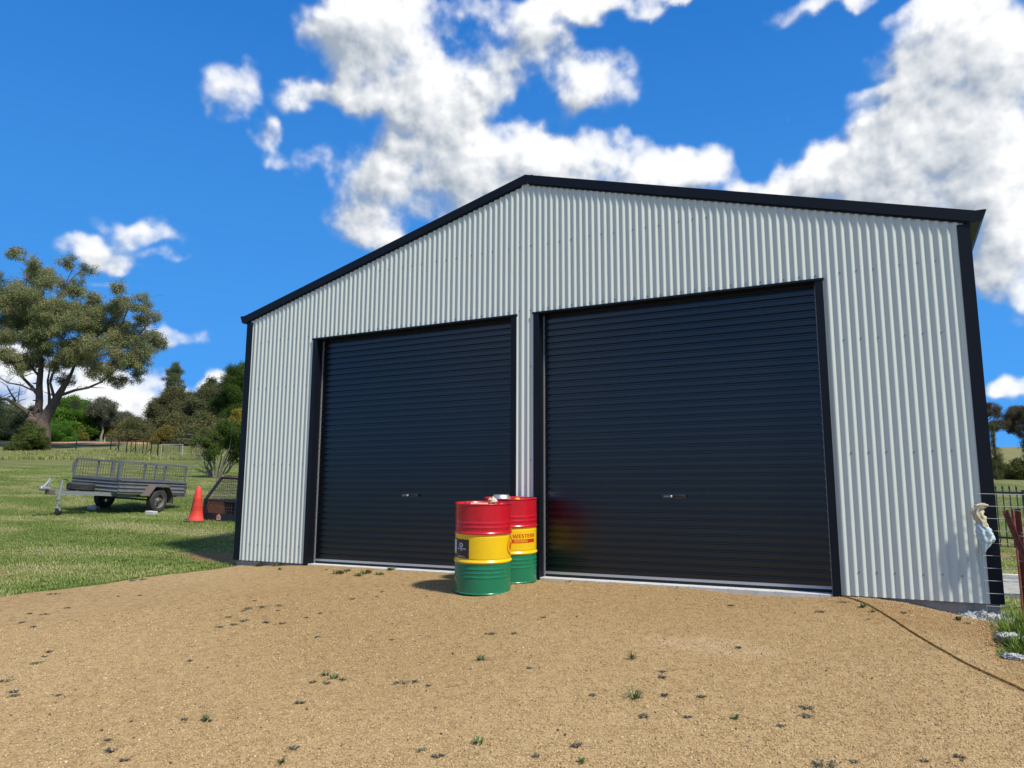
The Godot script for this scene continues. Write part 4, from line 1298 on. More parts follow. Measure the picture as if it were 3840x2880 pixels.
func build_right_fence() -> void:
	# welded mesh panel tied between the shed corner and a steel post
	var panel := thing("wire_fence", "galvanised wire mesh panel between the shed's right corner and the rusty post", "fence", Vector3(8.868, 0.0, 0.06), 0.30)
	for i in 11:
		var st := start()
		var y := -0.115 + i * 0.1045
		tube(st, [Vector3(0, y, 0), Vector3(0.15, y - 0.004, 0.003), Vector3(0.62, y - 0.012, 0.0), Vector3(1.3, y - 0.02, 0)], [0.0024], 6)
		obj("wire", st, M.galv, panel)
	for x in [0.002, 0.46, 0.92]:
		var st := start()
		tube(st, [Vector3(x, -0.12, 0.005), Vector3(x + 0.004, 0.93, 0.005)], [0.0024], 6)
		obj("wire", st, M.galv, panel)
	var y0 := height(9.17, -0.03)
	var post := thing("steel_post", "upright rusty angle-iron post beside the shed's right corner", "post", Vector3(9.165, y0 - 0.12, -0.02), -0.5)
	var st := start()
	box(st, Vector3(-0.022, 0, -0.003), Vector3(0.026, 1.08, 0.003))
	box(st, Vector3(-0.022, 0, 0.0032), Vector3(-0.016, 1.08, 0.046))
	obj("angle_iron", st, M.rust_paint, post)
	for i in 5:
		st = start()
		var p := []
		var hgt := 0.22 + i * 0.21
		for k in 9: p.append(Vector3(0.036 * cos(k * 0.9) + 0.004 * k * 0.3, hgt + 0.004 * k, 0.02 + 0.036 * sin(k * 0.9)))
		tube(st, p, [0.0016], 5)
		obj("tie_wire", st, M.galv, post)
	st = start()
	bar(st, Vector3(0, 0, 0), Vector3(0.33, -1.20, 0.0), 0.046, 0.010, Vector3.BACK)
	bar(st, Vector3(0.019, 0.0, 0.0), Vector3(0.349, -1.20, 0.0), 0.007, 0.036, Vector3.BACK)
	var strut := obj("steel_strut", st, M.rust_paint)
	strut.position = Vector3(9.065, 0.79, 0.075)
	tag(strut, "rusty steel strut leaning across the upright angle-iron post", "strut")

	# rags on the panel's corner
	for c in [["cream_rag", "cream cotton rag hung over the mesh panel by the shed corner", M.rag_cream, [[0.04, 0.54, 0.012], [0.02, 0.525, 0.056], [-0.028, 0.475, 0.048], [-0.02, 0.42, 0.056], [0.01, 0.355, 0.046], [0.045, 0.29, 0.020]], 81], ["blue_rag", "pale blue rag hanging below the cream one at the shed corner", M.rag_blue, [[-0.02, 0.36, 0.03], [0.01, 0.32, 0.060], [0.030, 0.26, 0.072], [0.035, 0.20, 0.058], [0.020, 0.15, 0.034], [0.010, 0.10, 0.005]], 82]]:
		var n := FastNoiseLite.new()
		n.seed = c[4]
		n.frequency = 1.0
		st = start()
		st.set_smooth_group(0)
		var spine: Array = c[3]
		var rings := 26
		var sides := 36
		var ring := func(i: int, k: int) -> Vector3:
			var t := float(i) / rings * (spine.size() - 1)
			var s := mini(int(t), spine.size() - 2)
			var f := t - s
			var cx := lerpf(spine[s][0], spine[s + 1][0], f)
			var cy := lerpf(spine[s][1], spine[s + 1][1], f)
			var r := lerpf(spine[s][2], spine[s + 1][2], f)
			var a := TAU * (k % sides) / sides
			var fold := 1.0 + 0.75 * n.get_noise_3d(cos(a) * 1.9, sin(a) * 1.9, t * 0.9) + 0.24 * sin(a * 6.0 + t * 1.2 + 3.0 * n.get_noise_2d(t, 4.0))
			return Vector3(cx + cos(a) * r * fold, cy + 0.012 * n.get_noise_3d(cos(a) * 3.0, t, sin(a) * 3.0), sin(a) * r * 0.5 * fold)
		for i in rings:
			for k in sides: quad(st, ring.call(i, k), ring.call(i, k + 1), ring.call(i + 1, k + 1), ring.call(i + 1, k))
		var o := obj(c[0], st, c[2])
		o.position = Vector3(8.885, 0.34, 0.075)
		o.scale = Vector3(0.74, 0.94, 0.74)
		tag(o, c[1], "rag")

	# black spear-top fence behind
	var f := thing("spear_fence", "black spear-topped steel fence behind the shed's right corner", "fence", Vector3(8.9, 0.0, -9.15), 0.06)
	for k in 30:
		st = start()
		var x := k * 0.1105
		var g := height(8.9 + x, -9.15)
		var thick := 0.030 if k % 15 == 14 else 0.0085
		box(st, Vector3(x - thick, g - 0.05, -thick), Vector3(x + thick, g + 1.08, thick))
		if k % 15 != 14:
			lathe(st, [Vector2(0.012, 1.06), Vector2(0.016, 1.07), Vector2(0.009, 1.085), Vector2(0.020, 1.105), Vector2(0.016, 1.13), Vector2(0.0, 1.185)], 6, Transform3D(Basis(), Vector3(x, g, 0)), false)
		obj("picket" if k % 15 != 14 else "fence_post", st, M.black_steel, f)
	for y in [0.16, 1.0]:
		st = start()
		bar(st, Vector3(-0.05, height(8.9, -9.15) + y, 0), Vector3(3.3, height(12.2, -9.15) + y, 0), 0.04, 0.022, Vector3.BACK)
		obj("rail", st, M.black_steel, f)

	var wp := thing("marker_post", "small white marker post on the grassy hill at the right", "post", Vector3(19.9, exact_h(19.9, -90.0), -90.0))
	st = start()
	soft_box(st, Vector3(-0.06, -0.1, -0.03), Vector3(0.06, 0.44, 0.03), 0.01)
	obj("stake", st, M.white_print, wp)
	st = start()
	soft_box(st, Vector3(-0.065, 0.36, -0.036), Vector3(0.065, 0.40, 0.036), 0.004)
	obj("cap", st, M.galv, wp)

func build_far_fence() -> void:
	var spots := [[-57.75, -34.49, 1.25, 0.0, "lone dark star picket left of the fence line"], [-54.79, -35.82, 1.22, 0.0, "leftmost dark picket of the close-set fence group"], [-53.06, -35.38, 1.25, -1.0, "dark picket with a brace, second of the close-set group"], [-51.14, -34.79, 1.22, 0.0, "dark picket third from left in the close-set group"], [-50.40, -35.10, 1.20, -1.0, "braced dark picket in the middle of the close-set group"], [-48.26, -34.25, 1.22, 0.0, "dark picket right of the middle braced one"], [-46.56, -33.75, 1.23, -1.0, "braced dark picket two left of the mesh gate"], [-43.90, -32.35, 1.25, 0.0, "dark picket holding the mesh gate"]]
	var k := 0
	for s in spots:
		var o := thing("fence_picket", s[4], "fence post", Vector3(s[0], height(s[0], s[1]), s[1]), 0.47, "dark steel pickets of the far fence")
		var st := start()
		box(st, Vector3(-0.045, -0.1, -0.004), Vector3(0.045, s[2], 0.004))
		box(st, Vector3(-0.005, -0.1, 0.0042), Vector3(0.005, s[2], 0.045))
		obj("picket", st, M.black_steel, o)
		if s[3] != 0.0:
			st = start()
			bar(st, Vector3(0.0, 0.62, 0.02), Vector3(s[3] * 0.62, -0.05, 0.05), 0.04, 0.04)
			obj("brace", st, M.black_steel, o)
		k += 1
	# wires from picket to picket
	var wires := thing("fence_wires", "thin wire strands strung along the far dark pickets", "fence")
	for n in 4:
		var st := start()
		var pts := []
		for i in spots.size(): pts.append(Vector3(spots[i][0], height(spots[i][0], spots[i][1]) + 0.25 + n * 0.28, spots[i][1] + 0.02))
		tube(st, pts, [0.006], 4)
		obj("wire", st, M.galv, wires)

	var gate := thing("mesh_gate", "pale framed mesh gate at the right end of the far fence", "gate", Vector3(-43.55, height(-43.3, -32.5) + 0.02, -32.4), 0.20)
	var st := start()
	for e in [[Vector3(0, 0.05, 0), Vector3(2.0, 0.0, 0)], [Vector3(0, 1.05, 0), Vector3(2.0, 1.0, 0)], [Vector3(0, 0.03, 0), Vector3(0, 1.07, 0)], [Vector3(2.0, -0.02, 0), Vector3(2.0, 1.02, 0)]]: tube(st, e, [0.022], 6)
	obj("gate_frame", st, M.galv_pale, gate)
	st = start()
	for i in 19: tube(st, [Vector3(0.1 * (i + 1), 0.05, 0), Vector3(0.1 * (i + 1), 1.0, 0)], [0.004], 3)
	for i in 9: tube(st, [Vector3(0, 0.1 * (i + 1), 0), Vector3(2.0, 0.1 * (i + 1), 0)], [0.004], 3)
	obj("wire_mesh", st, M.galv, gate)

	# darker barred panel a little farther back
	var bars := thing("bar_fence", "rusty barred fence panel standing behind the close-set pickets", "fence", Vector3(-53.6, height(-53.0, -37.0), -37.0), 0.1)
	for i in 26:
		st = start()
		var x := i * 0.24
		var g := height(-53.6 + x * 0.995, -37.0 - x * 0.1) - bars.position.y
		tube(st, [Vector3(x, g, 0), Vector3(x, g + 1.12, 0)], [0.013 if i % 8 else 0.06], 5)
		obj("bar" if i % 8 else "upright", st, M.rusty, bars)
	st = start()
	tube(st, [Vector3(0, 1.1, 0), Vector3(6.0, height(-47.6, -37.6) - bars.position.y + 1.1, 0)], [0.02], 5)
	obj("rail", st, M.rusty, bars)

	var strainer := thing("strainer_post", "thick dark timber post with a long brace beyond the dirt road", "post", Vector3(-78.8, exact_h(-78.8, -49.9), -49.9), 0.47)
	st = start()
	tube(st, [Vector3(0, -0.1, 0), Vector3(0, 1.35, 0)], [0.12, 0.11], 8)
	obj("timber", st, M.dark_bark, strainer)
	st = start()
	tube(st, [Vector3(-1.2, 0.1, 0), Vector3(0, 0.85, 0)], [0.05], 6)
	obj("brace", st, M.dark_bark, strainer)
	var stub := thing("short_post", "short pale post beside the pale gum trunk beyond the road", "post", Vector3(-76.9, exact_h(-76.9, -50.2), -50.2))
	st = start()
	tube(st, [Vector3(0, -0.1, 0), Vector3(0.02, 0.55, 0)], [0.07, 0.065], 8)
	obj("timber", st, M.block, stub)
	var sign_ := thing("white_sign", "small white notice board beyond the mesh gate", "sign", Vector3(-67.5, exact_h(-67.5, -54.0) + 0.05, -54.0), 0.7)
	st = start()
	soft_box(st, Vector3(-0.22, 0.05, -0.02), Vector3(0.22, 0.85, 0.02), 0.01)
	obj("board", st, M.white_print, sign_)
	st = start()
	tube(st, [Vector3(0, -0.3, -0.04), Vector3(0, 0.5, -0.04)], [0.03], 6)
	obj("stake", st, M.bark, sign_)

# ---------------------------------------------------------------- trailer and cage
func wheel(parent: Node, at: Vector3, face: float, flat := false) -> void:
	# the axle lies along z (or along y for the spare); face is the side the rim's dish shows on
	var t := Transform3D(Basis(Vector3.RIGHT, PI / 2 * face), at) if not flat else Transform3D(Basis(), at)
	var st := start()
	var R := 0.295
	lathe(st, [Vector2(0.175, -0.072), Vector2(0.190, -0.082), Vector2(0.235, -0.090), Vector2(0.272, -0.080), Vector2(0.288, -0.066), Vector2(R, -0.050), Vector2(R, -0.034), Vector2(R - 0.008, -0.032), Vector2(R - 0.008, -0.026), Vector2(R, -0.024), Vector2(R, -0.004), Vector2(R - 0.008, -0.003), Vector2(R - 0.008, 0.003), Vector2(R, 0.004), Vector2(R, 0.024), Vector2(R - 0.008, 0.026), Vector2(R - 0.008, 0.032), Vector2(R, 0.034), Vector2(R, 0.050), Vector2(0.288, 0.066), Vector2(0.272, 0.080), Vector2(0.235, 0.090), Vector2(0.190, 0.082), Vector2(0.175, 0.072)], 40, t)
	var ty := obj("tyre" if not flat else "spare_tyre", st, M.tyre, parent)
	st = start()
	lathe(st, [Vector2(0.176, 0.076), Vector2(0.182, 0.080), Vector2(0.172, 0.078), Vector2(0.164, 0.060), Vector2(0.156, 0.020), Vector2(0.150, -0.060), Vector2(0.176, -0.074)], 32, t)
	# five-spoke face: hub disc and webs with dark gaps between
	lathe(st, [Vector2(0.0, 0.052), Vector2(0.035, 0.052), Vector2(0.040, 0.036), Vector2(0.085, 0.032), Vector2(0.092, 0.020), Vector2(0.09, 0.010)], 24, t)
	st.set_smooth_group(-1)
	for i in 5:
		var a := TAU * i / 5 + 0.3
		var u := Vector3(cos(a), 0, sin(a))
		var s := Vector3(-u.z, 0, u.x)
		hexa(st, [t * (u * 0.080 - s * 0.030 + Vector3(0, 0.030, 0)), t * (u * 0.080 + s * 0.030 + Vector3(0, 0.030, 0)), t * (u * 0.160 + s * 0.045 + Vector3(0, 0.022, 0)), t * (u * 0.160 - s * 0.045 + Vector3(0, 0.022, 0)), t * (u * 0.080 - s * 0.030 + Vector3(0, 0.010, 0)), t * (u * 0.080 + s * 0.030 + Vector3(0, 0.010, 0)), t * (u * 0.160 + s * 0.045 + Vector3(0, 0.004, 0)), t * (u * 0.160 - s * 0.045 + Vector3(0, 0.004, 0))])
		lathe(st, [Vector2(0.010, 0.0), Vector2(0.010, 0.012), Vector2(0.0, 0.014)], 6, t * Transform3D(Basis(), u * 0.060 + Vector3(0, 0.034, 0)), false)
	obj("rim" if not flat else "spare_rim", st, M.rim, parent)

# a pressed side panel with ribs, from a to b along x at depth z, y0 to y1
func ribbed(st: SurfaceTool, a: Vector3, b: Vector3, y0: float, y1: float, out: Vector3) -> void:
	var prof := [[0.0, 0.0], [0.10, 0.0], [0.14, 0.018], [0.19, 0.018], [0.23, 0.0], [0.38, 0.0], [0.42, 0.018], [0.47, 0.018], [0.51, 0.0], [0.66, 0.0], [0.70, 0.018], [0.75, 0.018], [0.79, 0.0], [0.91, 0.0], [0.93, 0.028], [1.0, 0.028], [1.01, 0.0]]
	st.set_smooth_group(-1)
	for i in prof.size() - 1:
		var p0: Vector3 = Vector3.UP * lerpf(y0, y1, prof[i][0]) + out * prof[i][1]
		var p1: Vector3 = Vector3.UP * lerpf(y0, y1, prof[i + 1][0]) + out * prof[i + 1][1]
		quad(st, a + p0, b + p0, b + p1, a + p1)
	quad(st, a + Vector3.UP * y0 - out * 0.004, b + Vector3.UP * y0 - out * 0.004, b + Vector3.UP * y1 - out * 0.004, a + Vector3.UP * y1 - out * 0.004)

func mesh_grid(st: SurfaceTool, o: Vector3, u: Vector3, v: Vector3, gap: float, r: float) -> void:
	var nu := int(u.length() / gap)
	var nv := int(v.length() / gap)
	for i in range(1, nu): bar(st, o + u * (float(i) / nu), o + u * (float(i) / nu) + v, r, r)
	for j in range(1, nv): bar(st, o + v * (float(j) / nv), o + v * (float(j) / nv) + u, r, r)

func build_trailer() -> void:
	var t := thing("box_trailer", "grey steel box trailer with mesh cage and spare tyre on the grass", "trailer", Vector3(-9.104, 0.498, -4.941))
	var f := Vector3(0.221, 0.012, 0.975).normalized()
	var up := Vector3(0.062, 0.998, -0.026)
	up = (up - f * f.dot(up)).normalized()
	t.basis = Basis(f, up, f.cross(up))
	# local axes: x forward, y up, z to the far side; the near side is -z
	var F := 1.215
	var R := -1.13
	var hw := 0.682
	var y0 := 0.445
	var y1 := 0.772
	var st := start()
	for s in [-1.0, 1.0]:
		st = start()
		ribbed(st, Vector3(F, 0, s * hw), Vector3(R + 0.02, 0, s * hw), y0, y1, Vector3(0, 0, s))
		obj("side_panel", st, M.trailer, t)
	st = start()
	ribbed(st, Vector3(F, 0, -hw + 0.004), Vector3(F, 0, hw - 0.004), y0 - 0.004, y1 - 0.003, Vector3(1, 0, 0))
	obj("front_panel", st, M.trailer, t)
	st = start()
	ribbed(st, Vector3(R, 0, -hw), Vector3(R, 0, hw), y0 - 0.02, y1 - 0.003, Vector3(-1, 0, 0))
	for s in [-1.0, 1.0]: box(st, Vector3(R - 0.035, y0 - 0.03, s * hw - 0.02), Vector3(R + 0.015, y1 + 0.006, s * hw + 0.022))
	box(st, Vector3(R - 0.03, y0 - 0.055, -hw - 0.02), Vector3(R + 0.3, y0 - 0.025, hw + 0.02))
	obj("tailgate", st, M.trailer_rust, t)
	st = start()
	box(st, Vector3(R + 0.01, y0 + 0.002, -hw + 0.005), Vector3(F - 0.01, y0 + 0.014, hw - 0.005))
	obj("floor", st, M.trailer_rust, t)
	# cage
	var c0 := y1 + 0.006
	var c1 := 1.219
	var w := hw - 0.025
	st = start()
	for s in [-1.0, 1.0]:
		bar(st, Vector3(F, c1 - 0.02, s * w), Vector3(R, c1 - 0.02, s * w), 0.035, 0.05, Vector3.UP)
		bar(st, Vector3(F, c0 + 0.012, s * w), Vector3(R, c0 + 0.012, s * w), 0.03, 0.022, Vector3.UP)
	for x in [F, R]:
		bar(st, Vector3(x, c1 - 0.021, -w), Vector3(x, c1 - 0.021, w), 0.035, 0.049, Vector3.UP)
		bar(st, Vector3(x, c0 + 0.011, -w), Vector3(x, c0 + 0.011, w), 0.03, 0.02, Vector3.UP)
	obj("cage_rail", st, M.trailer, t)
	for p in [[F, -w, 0.075], [F, w, 0.055], [R, -w, 0.05], [R, w, 0.05], [0.02, -w, 0.035], [0.02, w, 0.09], [F - 0.01, 0.0, 0.035], [R + 0.01, 0.0, 0.06]]:
		st = start()
		box(st, Vector3(p[0] - p[2] / 2, c0, p[1] - 0.018), Vector3(p[0] + p[2] / 2, c1 - 0.045, p[1] + 0.018))
		if p[2] > 0.07 and p[1] < 0: box(st, Vector3(p[0] - 0.018, c0, p[1] + 0.02), Vector3(p[0] + 0.018, c1 - 0.046, p[1] + 0.06))
		obj("cage_post", st, M.trailer, t)
	for s in [-1.0, 1.0]:
		st = start()
		mesh_grid(st, Vector3(R, c0, s * w), Vector3(F - R, 0, 0), Vector3(0, c1 - c0 - 0.03, 0), 0.080, 0.0042)
		obj("wire_mesh", st, M.trailer_rust, t)
	for x in [F, R]:
		st = start()
		mesh_grid(st, Vector3(x, c0, -w), Vector3(0, 0, 2 * w), Vector3(0, c1 - c0 - 0.03, 0), 0.080, 0.0042)
		obj("wire_mesh", st, M.trailer_rust, t)
	st = start()
	soft_box(st, Vector3(F - 0.02, c0 + 0.10, w + 0.02), Vector3(F + 0.03, c0 + 0.34, w + 0.07), 0.01)
	obj("latch_bracket", st, M.trailer, t)
	st = start()
	tube(st, [Vector3(R - 0.03, y1 - 0.07, -w + 0.02), Vector3(R - 0.09, y1 - 0.11, -w), Vector3(R - 0.11, y1 - 0.17, -w)], [0.012], 6)
	obj("tail_latch", st, M.rubber, t)
	# mudguards
	for s in [-1.0, 1.0]:
		st = start()
		var line := [Vector2(0.46, 0.42), Vector2(0.25, 0.672), Vector2(-0.24, 0.672), Vector2(-0.42, 0.46), Vector2(-0.45, 0.24)]
		var za: float = s * (hw + 0.012)
		var zb: float = s * (hw + 0.235)
		for i in line.size() - 1:
			var a: Vector2 = line[i]
			var b: Vector2 = line[i + 1]
			var n := (b - a).orthogonal().normalized() * 0.006
			hexa(st, [Vector3(a.x, a.y, za), Vector3(b.x, b.y, za), Vector3(b.x + n.x, b.y + n.y, za), Vector3(a.x + n.x, a.y + n.y, za), Vector3(a.x, a.y, zb), Vector3(b.x, b.y, zb), Vector3(b.x + n.x, b.y + n.y, zb), Vector3(a.x + n.x, a.y + n.y, zb)])
			hexa(st, [Vector3(a.x, a.y - 0.03, zb + s * 0.001), Vector3(b.x, b.y - 0.03, zb + s * 0.001), Vector3(b.x, b.y + 0.004, zb + s * 0.001), Vector3(a.x, a.y + 0.004, zb + s * 0.001), Vector3(a.x, a.y - 0.03, zb + s * 0.006), Vector3(b.x, b.y - 0.03, zb + s * 0.006), Vector3(b.x, b.y + 0.004, zb + s * 0.006), Vector3(a.x, a.y + 0.004, zb + s * 0.006)])
		obj("mudguard", st, M.guard, t)
		wheel(t, Vector3(0, 0.295, s * 0.79), s)
	st = start()
	bar(st, Vector3(0, 0.295, -0.75), Vector3(0, 0.295, 0.75), 0.045, 0.045)
	obj("axle", st, M.trailer_rust, t)
	for s in [-1.0, 1.0]:
		st = start()
		for k in 3: bar(st, Vector3(0.42 - k * 0.06, 0.385 - k * 0.012, s * 0.56), Vector3(-0.42 + k * 0.06, 0.385 - k * 0.012, s * 0.56), 0.045, 0.010, Vector3.UP)
		box(st, Vector3(0.36, 0.36, s * 0.56 - 0.03), Vector3(0.48, 0.43, s * 0.56 + 0.03))
		obj("leaf_spring", st, M.trailer_rust, t)
	# drawbar: an A of two box sections
	for s in [-1.0, 1.0]:
		st = start()
		bar(st, Vector3(2.45, 0.415, s * 0.03), Vector3(1.05, 0.415, s * 0.52), 0.05, 0.085, Vector3.UP)
		bar(st, Vector3(1.06, 0.395, s * 0.56), Vector3(0.40, 0.395, s * 0.56), 0.05, 0.075, Vector3.UP)
		obj("drawbar", st, M.drawbar, t)
	st = start()
	soft_box(st, Vector3(2.36, 0.36, -0.075), Vector3(2.53, 0.465, 0.075), 0.008)
	obj("coupling_plate", st, M.guard, t)
	st = start()
	tube(st, [Vector3(2.46, 0.478, 0), Vector3(2.60, 0.49, 0), Vector3(2.69, 0.485, 0)], [0.035, 0.042, 0.05], 10)
	lathe(st, [Vector2(0.0, 0.055), Vector2(0.035, 0.045), Vector2(0.052, 0.01), Vector2(0.048, -0.05), Vector2(0.03, -0.05)], 14, Transform3D(Basis(), Vector3(2.70, 0.49, 0)))
	tube(st, [Vector3(2.66, 0.52, 0), Vector3(2.58, 0.60, 0), Vector3(2.50, 0.70, 0.01), Vector3(2.47, 0.71, 0.05)], [0.022, 0.02, 0.026, 0.016], 8)
	tube(st, [Vector3(2.52, 0.50, 0.0), Vector3(2.56, 0.60, 0.0), Vector3(2.46, 0.66, 0.0)], [0.018], 8)
	obj("coupling", st, M.galv, t)
	# jockey wheel on the near side
	st = start()
	tube(st, [Vector3(2.27, 0.70, -0.10), Vector3(2.31, 0.17, -0.10)], [0.026, 0.026], 12)
	tube(st, [Vector3(2.31, 0.17, -0.10), Vector3(2.315, 0.05, -0.10)], [0.020], 10)
	soft_box(st, Vector3(2.25, 0.24, -0.135), Vector3(2.36, 0.29, -0.065), 0.006)
	obj("jockey_stem", st, M.galv, t)
	st = start()
	tube(st, [Vector3(2.27, 0.70, -0.10), Vector3(2.24, 0.715, -0.10), Vector3(2.16, 0.70, -0.13), Vector3(2.15, 0.67, -0.13)], [0.010], 6)
	obj("jockey_crank", st, M.rubber, t)
	st = start()
	hexa(st, [Vector3(2.25, -0.01, -0.055), Vector3(2.34, 0.07, -0.055), Vector3(2.30, 0.10, -0.055), Vector3(2.22, 0.04, -0.055), Vector3(2.25, -0.01, -0.145), Vector3(2.34, 0.07, -0.145), Vector3(2.30, 0.10, -0.145), Vector3(2.22, 0.04, -0.145)])
	obj("jockey_fork", st, M.galv, t)
	st = start()
	lathe(st, [Vector2(0.0, -0.03), Vector2(0.07, -0.03), Vector2(0.085, -0.018), Vector2(0.085, 0.018), Vector2(0.07, 0.03), Vector2(0.0, 0.03)], 20, Transform3D(Basis(Vector3.RIGHT, PI / 2), Vector3(2.25, -0.025, -0.10)))
	obj("jockey_wheel", st, M.rubber, t)
	# spare, lying on the drawbar
	wheel(t, Vector3(1.63, 0.556, 0.0), 1.0, true)
	st = start()
	bar(st, Vector3(1.42, 0.462, -0.42), Vector3(1.42, 0.462, 0.42), 0.05, 0.012)
	obj("spare_bracket", st, M.guard, t)

func build_cage() -> void:
	var at := Vector3(-4.22, 0.0, -3.46)
	at.y = height(at.x, at.z) + 0.0
	var c := thing("steel_cage", "black steel mesh dog cage with rusty roof beside the shed's left wall", "cage", at, 0.14)
	c.rotation.z = -0.05
	# local: x to the right along the front, z to the front, y up; the front stands at z = 0 and the upper half leans back
	var w := 0.80
	var x0 := -w / 2
	var x1 := w / 2
	var low := 0.42
	var top := 0.885
	var lean := -0.42
	var deep := -1.0
	var st := start()
	for x in [x0, x1]:
		bar(st, Vector3(x, 0.02, 0), Vector3(x, low, 0), 0.045, 0.045)
		bar(st, Vector3(x, low, 0), Vector3(x, top, lean), 0.045, 0.045)
		bar(st, Vector3(x, top, lean), Vector3(x, top, deep), 0.044, 0.044)
		bar(st, Vector3(x, 0.02, deep), Vector3(x, top, deep), 0.043, 0.043)
		bar(st, Vector3(x, 0.03, 0), Vector3(x, 0.03, deep), 0.042, 0.042)
	for q in [Vector3(0, low, 0), Vector3(0, top, lean), Vector3(0, top, deep), Vector3(0, 0.03, deep)]:
		bar(st, q + Vector3(x0, 0, 0), q + Vector3(x1, 0, 0), 0.040, 0.040)
	obj("frame", st, M.cage_black, c)
	st = start()
	box(st, Vector3(x0 + 0.01, 0.0, -0.012), Vector3(x1 - 0.01, 0.165, 0.014))
	for i in 22:
		for j in 5:
			var p := Vector3(x0 + 0.04 + i * 0.034, 0.018 + j * 0.032 + 0.012 * (i % 2) - 0.006, 0.0142)
			bar(st, p, p + Vector3(0.018, 0.012 if (i + j) % 2 else -0.012, 0), 0.005, 0.005, Vector3.UP)
	obj("front_plate", st, M.cage_black, c)
	st = start()
	mesh_grid(st, Vector3(x0, 0.165, 0), Vector3(w, 0, 0), Vector3(0, low - 0.165, 0), 0.055, 0.006)
	obj("wire_mesh", st, M.cage_wire, c)
	st = start()
	mesh_grid(st, Vector3(x0, low, 0), Vector3(w, 0, 0), Vector3(0, top - low, lean), 0.055, 0.006)
	obj("wire_mesh", st, M.cage_wire, c)
	for x in [x0, x1]:
		st = start()
		mesh_grid(st, Vector3(x, low, lean * 0.5), Vector3(0, 0, deep - lean * 0.5), Vector3(0, top - low, 0), 0.06, 0.006)
		obj("wire_mesh", st, M.cage_wire, c)
		st = start()
		box(st, Vector3(x - 0.006, 0.02, deep + 0.02), Vector3(x + 0.006, low + 0.02, -0.024))
		obj("side_plate", st, M.rusty, c)
	st = start()
	mesh_grid(st, Vector3(x0, low, deep), Vector3(w, 0, 0), Vector3(0, top - low, 0), 0.055, 0.006)
	obj("wire_mesh", st, M.cage_wire, c)
	st = start()
	box(st, Vector3(x0 + 0.02, 0.02, deep - 0.006), Vector3(x1 - 0.02, low + 0.06, deep + 0.006))
	obj("back_plate", st, M.rusty, c)
	st = start()
	box(st, Vector3(x0 - 0.01, top + 0.023, deep - 0.02), Vector3(x1 + 0.01, top + 0.032, lean + 0.03))
	obj("roof", st, M.rust_roof, c)
	# red and white badge
	st = start()
	hexa(st, [Vector3(-0.05, 0.03, 0.020), Vector3(0.05, 0.03, 0.020), Vector3(0.05, 0.115, 0.020), Vector3(-0.05, 0.115, 0.020), Vector3(-0.05, 0.03, 0.017), Vector3(0.05, 0.03, 0.017), Vector3(0.05, 0.115, 0.017), Vector3(-0.05, 0.115, 0.017)])
	tri(st, Vector3(-0.05, 0.115, 0.020), Vector3(0.0, 0.155, 0.020), Vector3(0.05, 0.115, 0.020))
	obj("badge", st, M.paper, c)
	st = start()
	for q in [[-0.04, 0.105, 0.04, 0.118], [-0.036, 0.045, -0.026, 0.095], [0.026, 0.045, 0.036, 0.095], [-0.02, 0.055, 0.02, 0.065], [-0.012, 0.075, 0.012, 0.092]]: box(st, Vector3(q[0], q[1], 0.0202), Vector3(q[2], q[3], 0.0215))
	obj("badge_print", st, M.drum_print, c)

# ---------------------------------------------------------------- weeds
func weed_proto(kind: int, seed_: int) -> ArrayMesh:
	var r := RandomNumberGenerator.new()
	r.seed = seed_
	var st := start()
	var n: int = [7, 22, 46, 20, 60, 22][kind]
	var reach: float = [0.012, 0.042, 0.090, 0.045, 0.10, 0.075][kind]
	var tall: float = [0.012, 0.011, 0.013, 0.030, 0.040, 0.060][kind]
	for i in n:
		var a := r.randf() * TAU
		var d := Vector3(cos(a), 0, sin(a) * (0.6 if kind in [1, 2, 4] else 1.0))
		var root := d * reach * r.randf() * (0.85 if kind in [2, 4] else 0.35)
		var l := reach * r.randf_range(0.5, 1.1) * (0.45 if kind in [2, 4] else 1.0)
		var a2 := a + r.randf_range(-1.2, 1.2)
		var out := Vector3(cos(a2), 0, sin(a2)) * l
		var hgt := tall * r.randf_range(0.3, 1.1)
		var s := Vector3(-out.z, 0, out.x).normalized() * (0.0035 if kind < 3 else 0.0045)
		var mid := root + out * 0.45 + Vector3(0, hgt * 0.85, 0)
		var tip := root + out + Vector3(0, hgt * (0.75 if kind < 3 else 0.95), 0)
		quad(st, root - s * 0.6 - Vector3(0, 0.004, 0), root + s * 0.6 - Vector3(0, 0.004, 0), mid + s, mid - s)
		tri(st, mid - s, mid + s, tip)
	st.generate_normals()
	return st.commit()

